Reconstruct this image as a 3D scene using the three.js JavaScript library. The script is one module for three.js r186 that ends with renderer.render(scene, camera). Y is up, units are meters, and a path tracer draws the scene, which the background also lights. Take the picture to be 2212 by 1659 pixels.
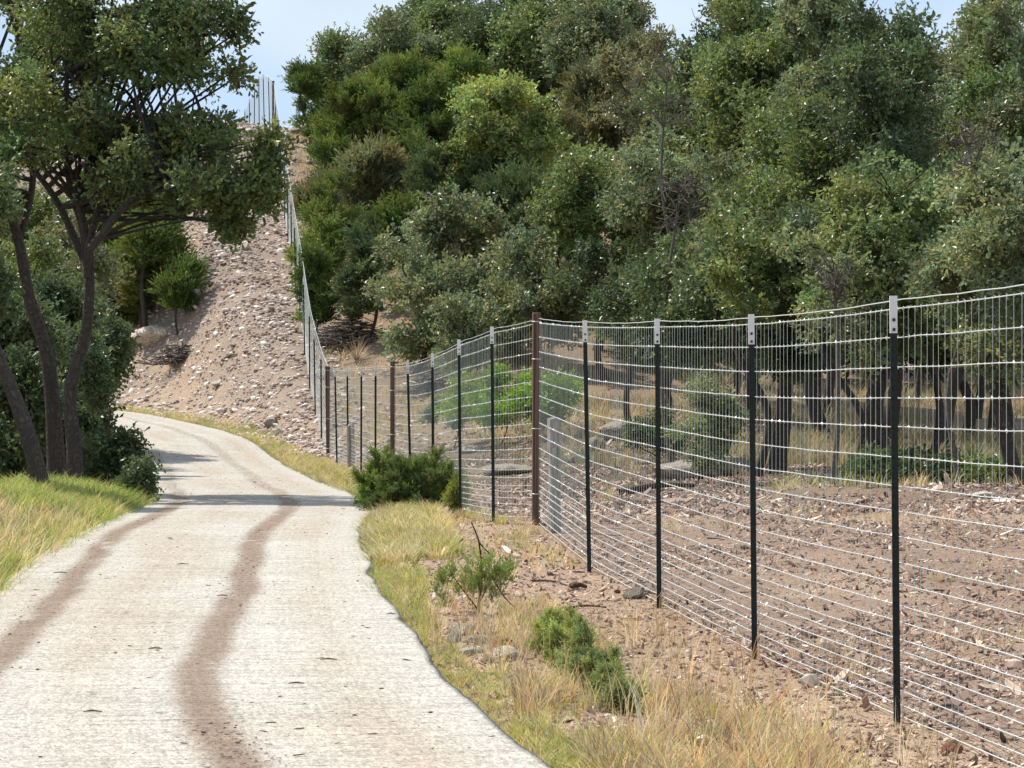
import * as THREE from 'three';
import { mergeGeometries } from 'three/addons/utils/BufferGeometryUtils.js';

// ------------------------------------------------------------------ camera, sky, sun, exposure
const scene = new THREE.Scene();
const EYE = 1.8, F = 7668, CX = 1106, CY = 829.5;            // focal length in units of a 2212 x 1659 picture
const camera = new THREE.PerspectiveCamera(2 * Math.atan(CY / F) * 180 / Math.PI, 4 / 3, 0.5, 3000);
camera.position.set(0, EYE, 0);
camera.lookAt(0, EYE, -100);
const renderer = new THREE.WebGLRenderer({ antialias: true });
renderer.toneMapping = THREE.LinearToneMapping;
renderer.toneMappingExposure = 1.38;
renderer.shadowMap.enabled = true;

function rngOf(seed) { let a = seed | 0; return () => { a = (a + 0x6d2b79f5) | 0; let t = Math.imul(a ^ (a >>> 15), 1 | a); t = (t + Math.imul(t ^ (t >>> 7), 61 | t)) ^ t; return ((t ^ (t >>> 14)) >>> 0) / 4294967296; }; }
function hash(x, y, s) { let h = Math.imul(x | 0, 374761393) + Math.imul(y | 0, 668265263) + Math.imul(s | 0, 974634777); h = Math.imul(h ^ (h >>> 13), 1274126177); return ((h ^ (h >>> 16)) >>> 0) / 4294967296; }
function noise(x, y, s = 0, wrap = 0) {
  const xi = Math.floor(x), yi = Math.floor(y), fx = x - xi, fy = y - yi, u = fx * fx * (3 - 2 * fx), v = fy * fy * (3 - 2 * fy);
  const m = (k) => (wrap ? ((k % wrap) + wrap) % wrap : k);
  const a = hash(m(xi), m(yi), s), b = hash(m(xi + 1), m(yi), s), c = hash(m(xi), m(yi + 1), s), d = hash(m(xi + 1), m(yi + 1), s);
  return a + (b - a) * u + (c - a) * v + (a - b - c + d) * u * v;
}
function fbm(x, y, s = 0, n = 4, wrap = 0) { let v = 0, a = 0.5, t = 0; for (let i = 0; i < n; i++) { v += a * noise(x, y, s + i, wrap); t += a; a *= 0.5; x *= 2; y *= 2; wrap *= 2; } return v / t; }
const clamp = (x, a = 0, b = 1) => Math.min(b, Math.max(a, x));
const sstep = (a, b, x) => { const t = clamp((x - a) / (b - a)); return t * t * (3 - 2 * t); };
const lerp = (a, b, t) => a + (b - a) * t;
function table(t, x) { if (x <= t[0][0]) return t[0][1]; for (let i = 1; i < t.length; i++) if (x <= t[i][0]) return lerp(t[i - 1][1], t[i][1], (x - t[i - 1][0]) / (t[i][0] - t[i - 1][0])); return t[t.length - 1][1]; }

const SUN = new THREE.Vector3(-0.55, 1.0, -0.5).normalize();
{
  const W = 1024, H = 512, data = new Float32Array(W * H * 4);
  for (let j = 0; j < H; j++) for (let i = 0; i < W; i++) {
    const el = ((j + 0.5) / H - 0.5) * Math.PI, az = ((i + 0.5) / W - 0.5) * 2 * Math.PI, k = (j * W + i) * 4;
    const y = Math.sin(el), x = Math.cos(el) * Math.cos(az), z = Math.cos(el) * Math.sin(az), up = clamp(y);
    const t = Math.pow(up, 0.55);
    let r = lerp(0.53, 0.12, t), g = lerp(0.68, 0.215, t), b = lerp(0.86, 0.41, t);
    const c = fbm(x * 5 + 9, z * 5 + y * 14, 77, 5), cl = sstep(0.38, 0.66, c) * 0.62;
    r = lerp(r, 0.74, cl); g = lerp(g, 0.77, cl); b = lerp(b, 0.80, cl);
    const s = Math.max(0, x * SUN.x + y * SUN.y + z * SUN.z), gl = 0.5 * Math.pow(s, 10);
    data[k] = r + gl; data[k + 1] = g + gl * 0.97; data[k + 2] = b + gl * 0.9; data[k + 3] = 1;
    if (y < 0) { data[k] = 0.2; data[k + 1] = 0.19; data[k + 2] = 0.17; }
  }
  const sky = new THREE.DataTexture(data, W, H, THREE.RGBAFormat, THREE.FloatType);
  sky.mapping = THREE.EquirectangularReflectionMapping; sky.magFilter = THREE.LinearFilter; sky.minFilter = THREE.LinearFilter; sky.needsUpdate = true;
  scene.background = sky; scene.environment = sky;
}
const sun = new THREE.DirectionalLight(new THREE.Color().setRGB(1.0, 0.94, 0.84), 5);
sun.position.copy(SUN).multiplyScalar(300).add(new THREE.Vector3(0, 0, -80));
sun.target.position.set(0, 0, -80);
sun.castShadow = true; sun.shadow.mapSize.set(4096, 4096); sun.shadow.radius = 1;
Object.assign(sun.shadow.camera, { left: -90, right: 90, top: 90, bottom: -90, near: 1, far: 600 });
scene.add(sun, sun.target);

// ------------------------------------------------------------------ naming
const taken = {};
function numbered(name) { const n = taken[name] = (taken[name] ?? -1) + 1; return n ? name + '_' + String(n).padStart(3, '0') : name; }
function tag(o, label, category, group, kind) { o.userData = { label, category }; if (group) o.userData.group = group; if (kind) o.userData.kind = kind; return o; }
function add(o) { o.traverse((m) => { if (m.isMesh) { m.castShadow = true; m.receiveShadow = true; } }); scene.add(o); return o; }
function part(name, geo, mat, parent, kind) { const m = new THREE.Mesh(geo, mat); m.name = name; m.castShadow = m.receiveShadow = true; if (kind) m.userData = { kind }; parent.add(m); return m; }

// ------------------------------------------------------------------ ground heights (X to the right, d away from the camera)
const REraw = [[2.2, -6], [1.75, 2], [0.95, 10], [0.247, 16.6], [-0.114, 19], [-0.41, 21.5], [-0.75, 25.5], [-1.1, 30.6], [-1.53, 37.2], [-1.87, 44.4], [-2.11, 52.9], [-2.7, 60], [-3.5, 67], [-4.55, 77.5], [-5.8, 88], [-7.4, 97], [-9.8, 106], [-12.9, 113], [-18, 119], [-26, 124], [-38, 129]];
const RE = [];
{
  const c = new THREE.CatmullRomCurve3(REraw.map(([x, d]) => new THREE.Vector3(x, 0, d)), false, 'centripetal');
  let len = 0, last = null;
  for (let i = 0; i <= 420; i++) { const p = c.getPoint(i / 420); if (last) len += p.distanceTo(last); RE.push({ x: p.x, d: p.z, s: len }); last = p; }
  RE.forEach((p, i) => { const a = RE[Math.max(0, i - 1)], b = RE[Math.min(420, i + 1)], l = Math.hypot(b.x - a.x, b.d - a.d); p.nx = (b.d - a.d) / l; p.nd = -(b.x - a.x) / l; });   // normal to the right
}
const ROADW = 3.4;
function road(X, d) {                                        // lateral offset from the right edge (right is +), metres along
  let best = 1e9, bi = 0;
  for (let i = 0; i < RE.length; i += 6) { const q = (RE[i].x - X) ** 2 + (RE[i].d - d) ** 2; if (q < best) { best = q; bi = i; } }
  best = 1e9; let b2 = bi;
  for (let i = Math.max(0, bi - 6); i <= Math.min(420, bi + 6); i++) { const q = (RE[i].x - X) ** 2 + (RE[i].d - d) ** 2; if (q < best) { best = q; b2 = i; } }
  const p = RE[b2]; return { o: (X - p.x) * p.nx + (d - p.d) * p.nd, s: p.s, i: b2 };
}
const fenceTab = [[14, -0.055], [20, -0.089], [24.7, -0.099], [29.4, -0.043], [34.1, 0.028], [40.8, 0.187], [43.2, 0.115], [48.2, 0.02], [53.5, -0.12], [59, -0.205], [64.5, -0.217], [75, -0.214], [90, -0.19], [100, -0.1]];
const roadTab = [[0, 0], [50, 0], [60, -0.05], [67, -0.1], [88, -0.2], [120, -0.2]];
const riseTab = [[-26, 1.7], [-18, 1.4], [-12.9, 1.03], [-9.8, 0.67], [-7.4, 0.28], [-5.8, 0]];
const rightTab = [[42, 0], [50, 0.16], [58, 0.2], [75, 0.35], [90, 0.7], [110, 1.2], [170, 2]];
const footTab = [[-30, 134], [-18, 129], [-10.7, 123.5], [-6.1, 117], [-3.7, 110], [-2.1, 101], [-0.3, 92], [4, 89], [14, 90], [40, 95]];   // by distance right of the fence line
const foot = (X, d) => table(footTab, X - table(fenceXTab, d));
const fenceXTab = [[14, 2.77], [41, 0.28], [90, -4.66], [155, -10.6], [200, -14.7]];
function hillH(r) {
  let h = 0.84 * Math.log(1 + Math.exp((r - 4) / 4));        // 0.21 slope with a soft foot
  if (r > 58) { const e = r - 58; h -= 0.0065 * Math.min(e, 20) ** 2 + 0.26 * Math.max(0, e - 20); }
  return h;
}
function gBase(X, d) {
  const w = sstep(0.4, 1.6, road(X, Math.min(d, 88)).o) * (1 - sstep(86, 100, d));
  let g = lerp(table(roadTab, d), table(fenceTab, d), w);
  g += table(riseTab, X) * sstep(80, 97, d);
  g += table(rightTab, d) * sstep(0.8, 6, X - table(fenceXTab, d));
  if (X < -3) g += 0.16 * sstep(0.3, 1.6, -ROADW - road(X, Math.min(d, 80)).o) * (1 - sstep(75, 90, d));
  const fx = X - table(fenceXTab, d), r = d - table(footTab, fx);
  return g + hillH(r > 0 ? lerp(r, d - 92, sstep(0, 24, r)) : r) * (1 - 0.8 * sstep(9, 17, fx - 0.25 * Math.max(0, d - 115)));
}
function groundH(X, d) {
  const r = road(X, d); let g = gBase(X, d);
  const inside = 1 - sstep(0, 0.45, Math.max(r.o, -ROADW - r.o));
  const bump = (fbm(X * 0.9, d * 0.9, 5, 4) - 0.5) * 0.16 + (fbm(X * 0.22, d * 0.22, 9, 3) - 0.5) * 0.3;
  g += bump * sstep(0.1, 1.6, Math.max(r.o, -ROADW - r.o)) * (0.45 + 0.9 * sstep(88, 105, d));
  const berm = Math.exp(-(((d - 51 - 2 * noise(X * 0.6, 3, 8)) / 1.5) ** 2)) * sstep(3, 4.6, X) * 0.2;
  return inside > 0 ? lerp(g, roadH(r.i) - 0.11, inside) : g + berm;
}
const roadHs = RE.map((p) => gBase(p.x - p.nx * ROADW / 2, p.d - p.nd * ROADW / 2));
const roadH = (i) => roadHs[i];
const P = (px, py, d) => new THREE.Vector3((px - CX) / F * d, EYE + (CY - py) / F * d, -d);
const S = (d) => F / d;
function onGround(px, py) {                                  // where the sight line through a picture point meets the ground
  let last = 12;
  for (let d = 12; d < 190; d += 0.4) { if (EYE + (CY - py) / F * d < groundH((px - CX) / F * d, d)) { let a = last, b = d; for (let k = 0; k < 12; k++) { const m = (a + b) / 2; if (EYE + (CY - py) / F * m < groundH((px - CX) / F * m, m)) b = m; else a = m; } return { X: (px - CX) / F * b, d: b }; } last = d; }
  return { X: (px - CX) / F * 150, d: 150 };
}

// ------------------------------------------------------------------ textures
function tex(n, h, fn, srgb, rep) {
  const a = new Uint8Array(n * h * 4);
  for (let j = 0; j < h; j++) for (let i = 0; i < n; i++) { const c = fn(i, j), k = (j * n + i) * 4; a[k] = clamp(c[0]) * 255; a[k + 1] = clamp(c[1]) * 255; a[k + 2] = clamp(c[2]) * 255; a[k + 3] = 255; }
  const t = new THREE.DataTexture(a, n, h, THREE.RGBAFormat); t.wrapS = t.wrapT = THREE.RepeatWrapping; t.magFilter = THREE.LinearFilter; t.minFilter = THREE.LinearMipmapLinearFilter; t.generateMipmaps = true;
  if (srgb) t.colorSpace = THREE.SRGBColorSpace; if (rep) t.repeat.set(rep[0], rep[1]); t.needsUpdate = true; return t;
}
// litter: overlapping chips, straw and grit, drawn as strokes on a canvas that wraps
function litter(size, seed, strokes, base) {
  const R = rngOf(seed), cv = document.createElement('canvas'); cv.width = cv.height = size; const c = cv.getContext('2d');
  c.fillStyle = base; c.fillRect(0, 0, size, size);
  for (let i = 0; i < strokes; i++) {
    const x = R() * size, y = R() * size, l = 3 + R() * R() * 42, w = 1 + R() * R() * 8, a = R() * Math.PI, q = R();
    const v = q < 0.3 ? 95 + R() * 60 : q < 0.82 ? 155 + R() * 65 : 215 + R() * 40, t = R() * 0.16;
    c.strokeStyle = `rgba(${v | 0},${(v * (0.97 - t * 0.5)) | 0},${(v * (0.93 - t)) | 0},${0.5 + R() * 0.5})`; c.lineWidth = w;
    for (const ox of [0, -size, size]) for (const oy of [0, -size, size]) { const X = x + ox, Y = y + oy; if (X < -60 || Y < -60 || X > size + 60 || Y > size + 60) continue; c.beginPath(); c.moveTo(X, Y); c.lineTo(X + Math.cos(a) * l, Y + Math.sin(a) * l); c.stroke(); }
  }
  const px = c.getImageData(0, 0, size, size).data;
  return { map: tex(size, size, (i, j) => { const k = (j * size + i) * 4; return [px[k] / 255, px[k + 1] / 255, px[k + 2] / 255]; }, true), bump: tex(size, size, (i, j) => { const k = (j * size + i) * 4, v = px[k] / 255; return [v, v, v]; }) };
}
const LIT = litter(1024, 11, 26000, 'rgb(166,158,148)');
const roadGrain = (i, j) => {                                // 3.7 m across, 7.3 m along: rake marks run across the road
  const fine = hash(i, j, 3), cell = noise(i / 5, j / 22, 21), grit = noise(i / 2, j / 7, 23), band = fbm(i / 260, j / 16, 31, 3), dash = noise(i / 55, j / 7, 33), dash2 = noise(i / 20, j / 4, 35);
  let v = 0.80 + (fine - 0.5) * 0.10 + (cell - 0.5) * 0.14 + (grit - 0.5) * 0.26 + (band - 0.5) * 0.15;
  if (dash > 0.84) v -= (dash - 0.84) * 1.6; if (dash2 > 0.86) v -= (dash2 - 0.86) * 3;
  return v;
};
const concreteMap = tex(1024, 2048, (i, j) => { const v = roadGrain(i, j); return [v, v * 0.985, v * 0.955]; }, true);
const concreteBump = tex(1024, 2048, (i, j) => { const v = roadGrain(i, j) * 0.9 - 0.15; return [v, v, v]; });
const barkV = (i, j) => { const w = 6 * fbm(i / 30, j / 40, 2, 2), n = noise(i / 8 + w, j / 22, 51), m = noise(i / 3 + w, j / 6, 53); return clamp(0.25 + 0.9 * Math.abs(n - 0.5) * 2 * 0.7 + 0.35 * m); };
const barkMap = tex(256, 512, (i, j) => { const v = 0.35 + 0.5 * barkV(i, j) + (hash(i, j, 5) - 0.5) * 0.16; return [v, v * 0.97, v * 0.93]; }, true);
const barkBump = tex(256, 512, (i, j) => { const v = barkV(i, j); return [v, v, v]; });
const rustMap = tex(256, 256, (i, j) => { const v = 0.62 + (fbm(i / 16, j / 30, 61, 4) - 0.5) * 0.7; return [v, v * 0.96, v * 0.92]; }, true);
const woodMap = tex(256, 512, (i, j) => { const v = 0.7 + (noise(i / 4, j / 70, 71) - 0.5) * 0.45 + (noise(i / 30, j / 50, 72) - 0.5) * 0.3; return [v, v * 0.985, v * 0.96]; }, true);
const rockMap = tex(512, 512, (i, j) => { const a = fbm(i / 18, j / 18, 81, 5, 0), s = fbm(i / 60, j / 60, 86, 3); let v = 0.78 + (a - 0.5) * 0.55; if (s > 0.6) v -= (s - 0.6) * 1.2; return [v, v * 0.97, v * 0.92]; }, true);

// ------------------------------------------------------------------ materials
const col = (r, g, b) => new THREE.Color().setRGB(r, g, b);
const M = {
  ground: new THREE.MeshStandardMaterial({ color: col(1, 1, 1), vertexColors: true, map: LIT.map, bumpMap: LIT.bump, bumpScale: 0.02, roughness: 1 }),
  road: new THREE.MeshStandardMaterial({ color: col(1, 1, 1), vertexColors: true, map: concreteMap, bumpMap: concreteBump, bumpScale: 0.008, roughness: 0.95 }),
  bark: new THREE.MeshStandardMaterial({ color: col(0.155, 0.135, 0.118), map: barkMap, bumpMap: barkBump, bumpScale: 0.02, roughness: 1 }),
  deadwood: new THREE.MeshStandardMaterial({ color: col(0.30, 0.27, 0.24), map: barkMap, roughness: 1 }),
  stick: new THREE.MeshStandardMaterial({ color: col(0.12, 0.075, 0.05), map: barkMap, roughness: 1 }),
  oak: new THREE.MeshPhysicalMaterial({ color: col(1, 1, 1), roughness: 0.96, transmission: 0.42, thickness: 0, specularIntensity: 0.3, clearcoat: 0.7, clearcoatRoughness: 0.38, side: THREE.DoubleSide }),
  cedar: new THREE.MeshPhysicalMaterial({ color: col(1, 1, 1), roughness: 0.96, transmission: 0.38, thickness: 0, specularIntensity: 0.4, side: THREE.DoubleSide }),
  grass: new THREE.MeshPhysicalMaterial({ color: col(1, 1, 1), roughness: 0.95, transmission: 0.42, thickness: 0, specularIntensity: 0.5, side: THREE.DoubleSide }),
  wire: new THREE.MeshStandardMaterial({ color: col(0.64, 0.66, 0.64), metalness: 0.25, roughness: 0.42 }),
  stay: new THREE.MeshStandardMaterial({ color: col(0.56, 0.60, 0.55), metalness: 0.35, roughness: 0.45 }),
  tpost: new THREE.MeshStandardMaterial({ color: col(0.012, 0.02, 0.017), roughness: 0.8, metalness: 0.1 }),
  white: new THREE.MeshStandardMaterial({ color: col(0.72, 0.71, 0.69), roughness: 0.6 }),
  rust: new THREE.MeshStandardMaterial({ color: col(0.29, 0.195, 0.15), map: rustMap, roughness: 0.85 }),
  timber: new THREE.MeshStandardMaterial({ color: col(0.56, 0.54, 0.50), map: woodMap, bumpMap: woodMap, bumpScale: 0.006, roughness: 1 }),
  rock: new THREE.MeshStandardMaterial({ color: col(0.82, 0.77, 0.68), map: rockMap, bumpMap: rockMap, bumpScale: 0.02, roughness: 1 }),
  greyrock: new THREE.MeshStandardMaterial({ color: col(0.42, 0.40, 0.36), map: rockMap, bumpMap: rockMap, bumpScale: 0.03, roughness: 1 }),
  redrock: new THREE.MeshStandardMaterial({ color: col(0.46, 0.22, 0.13), map: rockMap, bumpMap: rockMap, bumpScale: 0.01, roughness: 1 }),
  chip: new THREE.MeshStandardMaterial({ color: col(1, 1, 1), roughness: 1 }),
};

// ------------------------------------------------------------------ geometry helpers
function bufGeo(pos, idx, uv) { const g = new THREE.BufferGeometry(); g.setAttribute('position', new THREE.Float32BufferAttribute(pos, 3)); if (uv) g.setAttribute('uv', new THREE.Float32BufferAttribute(uv, 2)); if (idx) g.setIndex(idx); return g; }
function tube(pts, rad, sides = 6, closed = true) {          // pts Vector3[], rad(t) or number
  const pos = [], uv = [], idx = [], n = pts.length, t = new THREE.Vector3(), a = new THREE.Vector3(), b = new THREE.Vector3(), up = new THREE.Vector3(0.13, 0.07, 0.98); let v = 0;
  for (let i = 0; i < n; i++) {
    t.subVectors(pts[Math.min(n - 1, i + 1)], pts[Math.max(0, i - 1)]).normalize();
    a.crossVectors(t, Math.abs(t.dot(up)) > 0.95 ? new THREE.Vector3(1, 0, 0.1) : up).normalize(); b.crossVectors(t, a);
    if (i) v += pts[i].distanceTo(pts[i - 1]);
    const r = typeof rad === 'function' ? rad(i / (n - 1)) : rad;
    for (let k = 0; k <= sides; k++) { const q = k / sides * Math.PI * 2, c = Math.cos(q) * r, s = Math.sin(q) * r; pos.push(pts[i].x + a.x * c + b.x * s, pts[i].y + a.y * c + b.y * s, pts[i].z + a.z * c + b.z * s); uv.push(k / sides * Math.max(1, Math.round(r * 12)), v * 0.5); }
    if (i) for (let k = 0; k < sides; k++) { const p = (i - 1) * (sides + 1) + k, q = p + sides + 1; idx.push(p, q, p + 1, p + 1, q, q + 1); }
  }
  if (closed) for (const e of [0, n - 1]) { const o = pos.length / 3; pos.push(pts[e].x, pts[e].y, pts[e].z); uv.push(0.5, 0.5); for (let k = 0; k < sides; k++) { const p = e * (sides + 1) + k; e ? idx.push(o, p, p + 1) : idx.push(o, p + 1, p); } }
  const g = bufGeo(pos, idx, uv); g.computeVertexNormals(); return g;
}
function curvePts(pts, n) { return new THREE.CatmullRomCurve3(pts, false, 'centripetal').getPoints(n); }
function instanced(name, geo, mat, list, parent) {           // list of {p, q, s, c}
  const im = new THREE.InstancedMesh(geo, mat, list.length), m = new THREE.Matrix4(), sc = new THREE.Vector3();
  list.forEach((e, i) => { typeof e.s === 'number' ? sc.setScalar(e.s) : sc.copy(e.s); m.compose(e.p, e.q, sc); im.setMatrixAt(i, m); im.setColorAt(i, e.c); });
  im.name = name; im.castShadow = im.receiveShadow = true; im.userData = { kind: 'stuff' }; (parent || scene).add(im); return im;
}
const EU = new THREE.Euler();
const quat = (x, y, z) => new THREE.Quaternion().setFromEuler(EU.set(x, y, z));
function randQuat(R) { const u = R(), v = R() * 2 * Math.PI, w = R() * 2 * Math.PI; return new THREE.Quaternion(Math.sqrt(1 - u) * Math.sin(v), Math.sqrt(1 - u) * Math.cos(v), Math.sqrt(u) * Math.sin(w), Math.sqrt(u) * Math.cos(w)); }

// ------------------------------------------------------------------ ground sheet
{
  const rows = [], cols = 260;
  for (let d = -30; d < 4; d += 4) rows.push(d);
  for (let i = 0; i <= 330; i++) rows.push(4 * Math.pow(110, i / 330));
  for (const d of [520, 650, 850]) rows.push(d);
  const pos = [], uv = [], colr = [], idx = [];
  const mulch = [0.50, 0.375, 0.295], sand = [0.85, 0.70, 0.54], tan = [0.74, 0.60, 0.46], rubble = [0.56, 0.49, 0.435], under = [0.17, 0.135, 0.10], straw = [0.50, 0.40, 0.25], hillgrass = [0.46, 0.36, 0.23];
  const mix = (a, b, t) => [lerp(a[0], b[0], t), lerp(a[1], b[1], t), lerp(a[2], b[2], t)];
  for (const d of rows) for (let k = 0; k <= cols; k++) {
    const f = k / cols * 2 - 1, X = Math.sign(f) * Math.pow(Math.abs(f), 1.25) * (14 + Math.abs(d) * 0.42), g = groundH(X, d);
    pos.push(X, g, -d); uv.push(X / 2.3, d / 2.3);
    const n1 = fbm(X * 0.7, d * 0.35, 101, 4), n2 = fbm(X * 2.3, d * 1.2, 107, 3), fx = X - table(fenceXTab, d), r = road(X, Math.min(d, 128));
    let c = mix(mulch, tan, sstep(0.50, 0.72, n1) * 0.75);
    const bank = sstep(0, 0.3, r.o) * (1 - sstep(-0.5, 0.3, fx));
    c = mix(c, mix(sand, tan, n2), bank * (0.5 + 0.4 * sstep(0.4, 0.6, n1)));
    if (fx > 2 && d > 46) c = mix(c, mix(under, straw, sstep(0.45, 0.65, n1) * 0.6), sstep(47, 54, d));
    const hill = sstep(-4, 3, d - foot(X, d));
    const swath = 1 - sstep(0.6, 2.4, fx + (n1 - 0.5) * 1.5);
    c = mix(c, mix(mix(rubble, tan, sstep(0.52, 0.7, n1) * 0.5), hillgrass, (1 - swath) * 0.85), hill);
    if (d > 84 && d < 118 && swath > 0.5 && r.o > 0) c = mix(c, tan, 0.6 * (1 - sstep(3, 11, d - foot(X, d))));
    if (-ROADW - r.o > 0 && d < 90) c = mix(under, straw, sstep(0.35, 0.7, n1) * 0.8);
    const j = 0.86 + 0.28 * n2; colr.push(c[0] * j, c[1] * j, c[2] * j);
  }
  const nc = cols + 1;
  for (let i = 0; i < rows.length - 1; i++) for (let k = 0; k < cols; k++) { const a = i * nc + k, b = a + nc; idx.push(a, a + 1, b, a + 1, b + 1, b); }
  const g = bufGeo(pos, idx, uv); g.setAttribute('color', new THREE.Float32BufferAttribute(colr, 3)); g.computeVertexNormals();
  const m = new THREE.Mesh(g, M.ground); m.name = 'ground'; tag(m, 'stony brown ground with mulch, sand and a rocky cleared slope', 'ground', null, 'structure'); add(m);
}
// ------------------------------------------------------------------ concrete road
{
  const across = 72, pos = [], uv = [], colr = [], idx = [], n = RE.length;
  const conc = [0.61, 0.595, 0.56], mud = [0.265, 0.18, 0.12], dust = [0.52, 0.44, 0.355];
  const trackA = [[0, 1.5], [22, 1.46], [27, 1.36], [32, 1.25], [40, 1.2], [60, 1.2], [160, 1.3]], trackB = [[0, 2.8], [30, 2.78], [45, 2.92], [160, 2.95]];
  let nc = 0;
  for (let i = 0; i < n; i++) {
    const p = RE[i], h = roadH(i), cs = []; const wr = (fbm(p.s * 0.3, 3, 121, 4) - 0.5) * 0.22, wl = (fbm(p.s * 0.3, 8, 123, 4) - 0.5) * 0.22;
    for (let k = 0; k <= across; k++) cs.push([lerp(wr, -ROADW + wl, k / across), 0]);
    cs.unshift([wr + 0.02, -0.22]); cs.push([-ROADW + wl - 0.02, -0.22]); nc = cs.length;
    for (const [o, dy] of cs) {
      const X = p.x + p.nx * o, d = p.d + p.nd * o; pos.push(X, h + dy + (fbm(X * 0.6, d * 0.3, 131, 2) - 0.5) * 0.02, -d); uv.push(o / 3.7, p.s / 7.3);
      const w = -o + (fbm(p.s * 0.35, 1, 133, 2) - 0.5) * 0.16, nn = fbm(o * 6, p.s * 1.4, 137, 4), fade = 1 - 0.6 * sstep(52, 75, p.s);
      const a = Math.exp(-(((w - table(trackA, p.d)) / 0.15) ** 4)) * sstep(0.22, 0.6, nn + 0.2) * fade, b = Math.exp(-(((w - table(trackB, p.d)) / 0.14) ** 4)) * sstep(0.25, 0.6, nn + 0.2) * fade;
      const du = 0.55 * sstep(0.35, 0.7, fbm(o * 1.1, p.s * 0.22, 139, 3)) * sstep(0.12, 0.5, w) + 0.4 * Math.exp(-(((w - 0.62) / 0.2) ** 2)) + 0.35 * Math.exp(-(((w - 2.15) / 0.25) ** 2));
      const t = clamp(a + b), u = clamp(du) * 0.8, v = 0.94 + 0.12 * nn; for (let q = 0; q < 3; q++) colr.push(lerp(lerp(conc[q], dust[q], u), mud[q], t * 0.9) * v);
    }
  }
  for (let i = 0; i < n - 1; i++) for (let k = 0; k < nc - 1; k++) { const a = i * nc + k, b = a + nc; idx.push(a, b, a + 1, a + 1, b, b + 1); }
  const g = bufGeo(pos, idx, uv); g.setAttribute('color', new THREE.Float32BufferAttribute(colr, 3)); g.computeVertexNormals();
  const m = new THREE.Mesh(g, M.road); m.name = 'road'; tag(m, 'pale concrete ranch road with brown muddy wheel tracks', 'road', null, 'structure'); add(m);
}

// ------------------------------------------------------------------ foliage building blocks
function clumpGeo(seed, kind) {
  const R = rngOf(seed), pos = [], v = () => new THREE.Vector3(R() * 2 - 1, R() * 2 - 1, R() * 2 - 1);
  const leaf = (c, dir, side, l, w, fold) => {
    const n = new THREE.Vector3().crossVectors(dir, side).normalize(), tip = c.clone().addScaledVector(dir, l), m = c.clone().addScaledVector(dir, l * 0.5);
    const a = m.clone().addScaledVector(side, w / 2).addScaledVector(n, fold * w), b = m.clone().addScaledVector(side, -w / 2).addScaledVector(n, fold * w);
    for (const p of [c, a, tip, c, tip, b]) pos.push(p.x, p.y, p.z);
  };
  const perp = (d) => { const s = new THREE.Vector3().crossVectors(d, v()); return s.lengthSq() < 1e-4 ? perp(d) : s.normalize(); };
  if (kind === 'oak') {
    for (let t = 0; t < 8; t++) {                             // eight short twigs with leaves along them
      const o = v().normalize(), tw = o.clone().add(new THREE.Vector3(0, 0.15, 0)).normalize(), st = v().multiplyScalar(0.07);
      for (let k = 0; k < 7; k++) {
        const c = st.clone().addScaledVector(tw, 0.06 + k * 0.036), d = tw.clone().multiplyScalar(0.6).add(v().normalize()).normalize();
        leaf(c, d, perp(d), 0.07 + R() * 0.04, 0.04 + R() * 0.022, 0.18);
      }
    }
  } else if (kind === 'cedar') {                              // a feathery upright spray along +Y
    for (let t = 0; t < 9; t++) {
      const lean = v().multiplyScalar(0.55).add(new THREE.Vector3(0, 1, 0)).normalize(), st = v().multiplyScalar(0.07), L = 0.2 + R() * 0.2;
      for (let k = 0; k < 8; k++) { const c = st.clone().addScaledVector(lean, L * k / 8), d = lean.clone().addScaledVector(v().normalize(), 0.75).normalize(); leaf(c, d, perp(d), 0.07 + R() * 0.06, 0.024 + R() * 0.016, 0.2); }
    }
  }
  return bufGeo(pos);
}
const OAK = [1, 2, 3].map((k) => clumpGeo(500 + k, 'oak')), CEDAR = [1, 2, 3].map((k) => clumpGeo(600 + k, 'cedar'));
function bladeGeo(seed, n, h, spread, wid, bend) {            // a tuft of curved blades
  const R = rngOf(seed), pos = [], idx = [];
  for (let b = 0; b < n; b++) {
    const a = R() * 6.283, r = R() * spread, hh = h * (0.45 + R() * 0.55), cx = Math.cos(a) * r, cz = Math.sin(a) * r, a2 = a + (R() - 0.5) * 1.6, be = bend * (0.3 + R()) * hh, w = wid * (0.7 + R() * 0.6), o = pos.length / 3, tx = -Math.sin(a2 + R()), tz = Math.cos(a2 + R());
    for (let k = 0; k < 3; k++) { const t = k / 3, x = cx + Math.cos(a2) * be * t * t, z = cz + Math.sin(a2) * be * t * t, y = hh * (t - 0.15 * t * t), ww = w * (1 - t * 0.5) / 2; pos.push(x - tx * ww, y, z - tz * ww, x + tx * ww, y, z + tz * ww); }
    pos.push(cx + Math.cos(a2) * be, hh * 0.85, cz + Math.sin(a2) * be);
    idx.push(o, o + 1, o + 2, o + 1, o + 3, o + 2, o + 2, o + 3, o + 4, o + 3, o + 5, o + 4, o + 4, o + 5, o + 6);
  }
  return bufGeo(pos, idx);
}
const TUFT = [bladeGeo(701, 13, 0.34, 0.11, 0.013, 0.85), bladeGeo(702, 14, 0.3, 0.14, 0.013, 1.0)], STALK = bladeGeo(703, 6, 0.75, 0.12, 0.008, 0.4), DRY = bladeGeo(704, 12, 0.42, 0.16, 0.012, 0.8);

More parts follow.
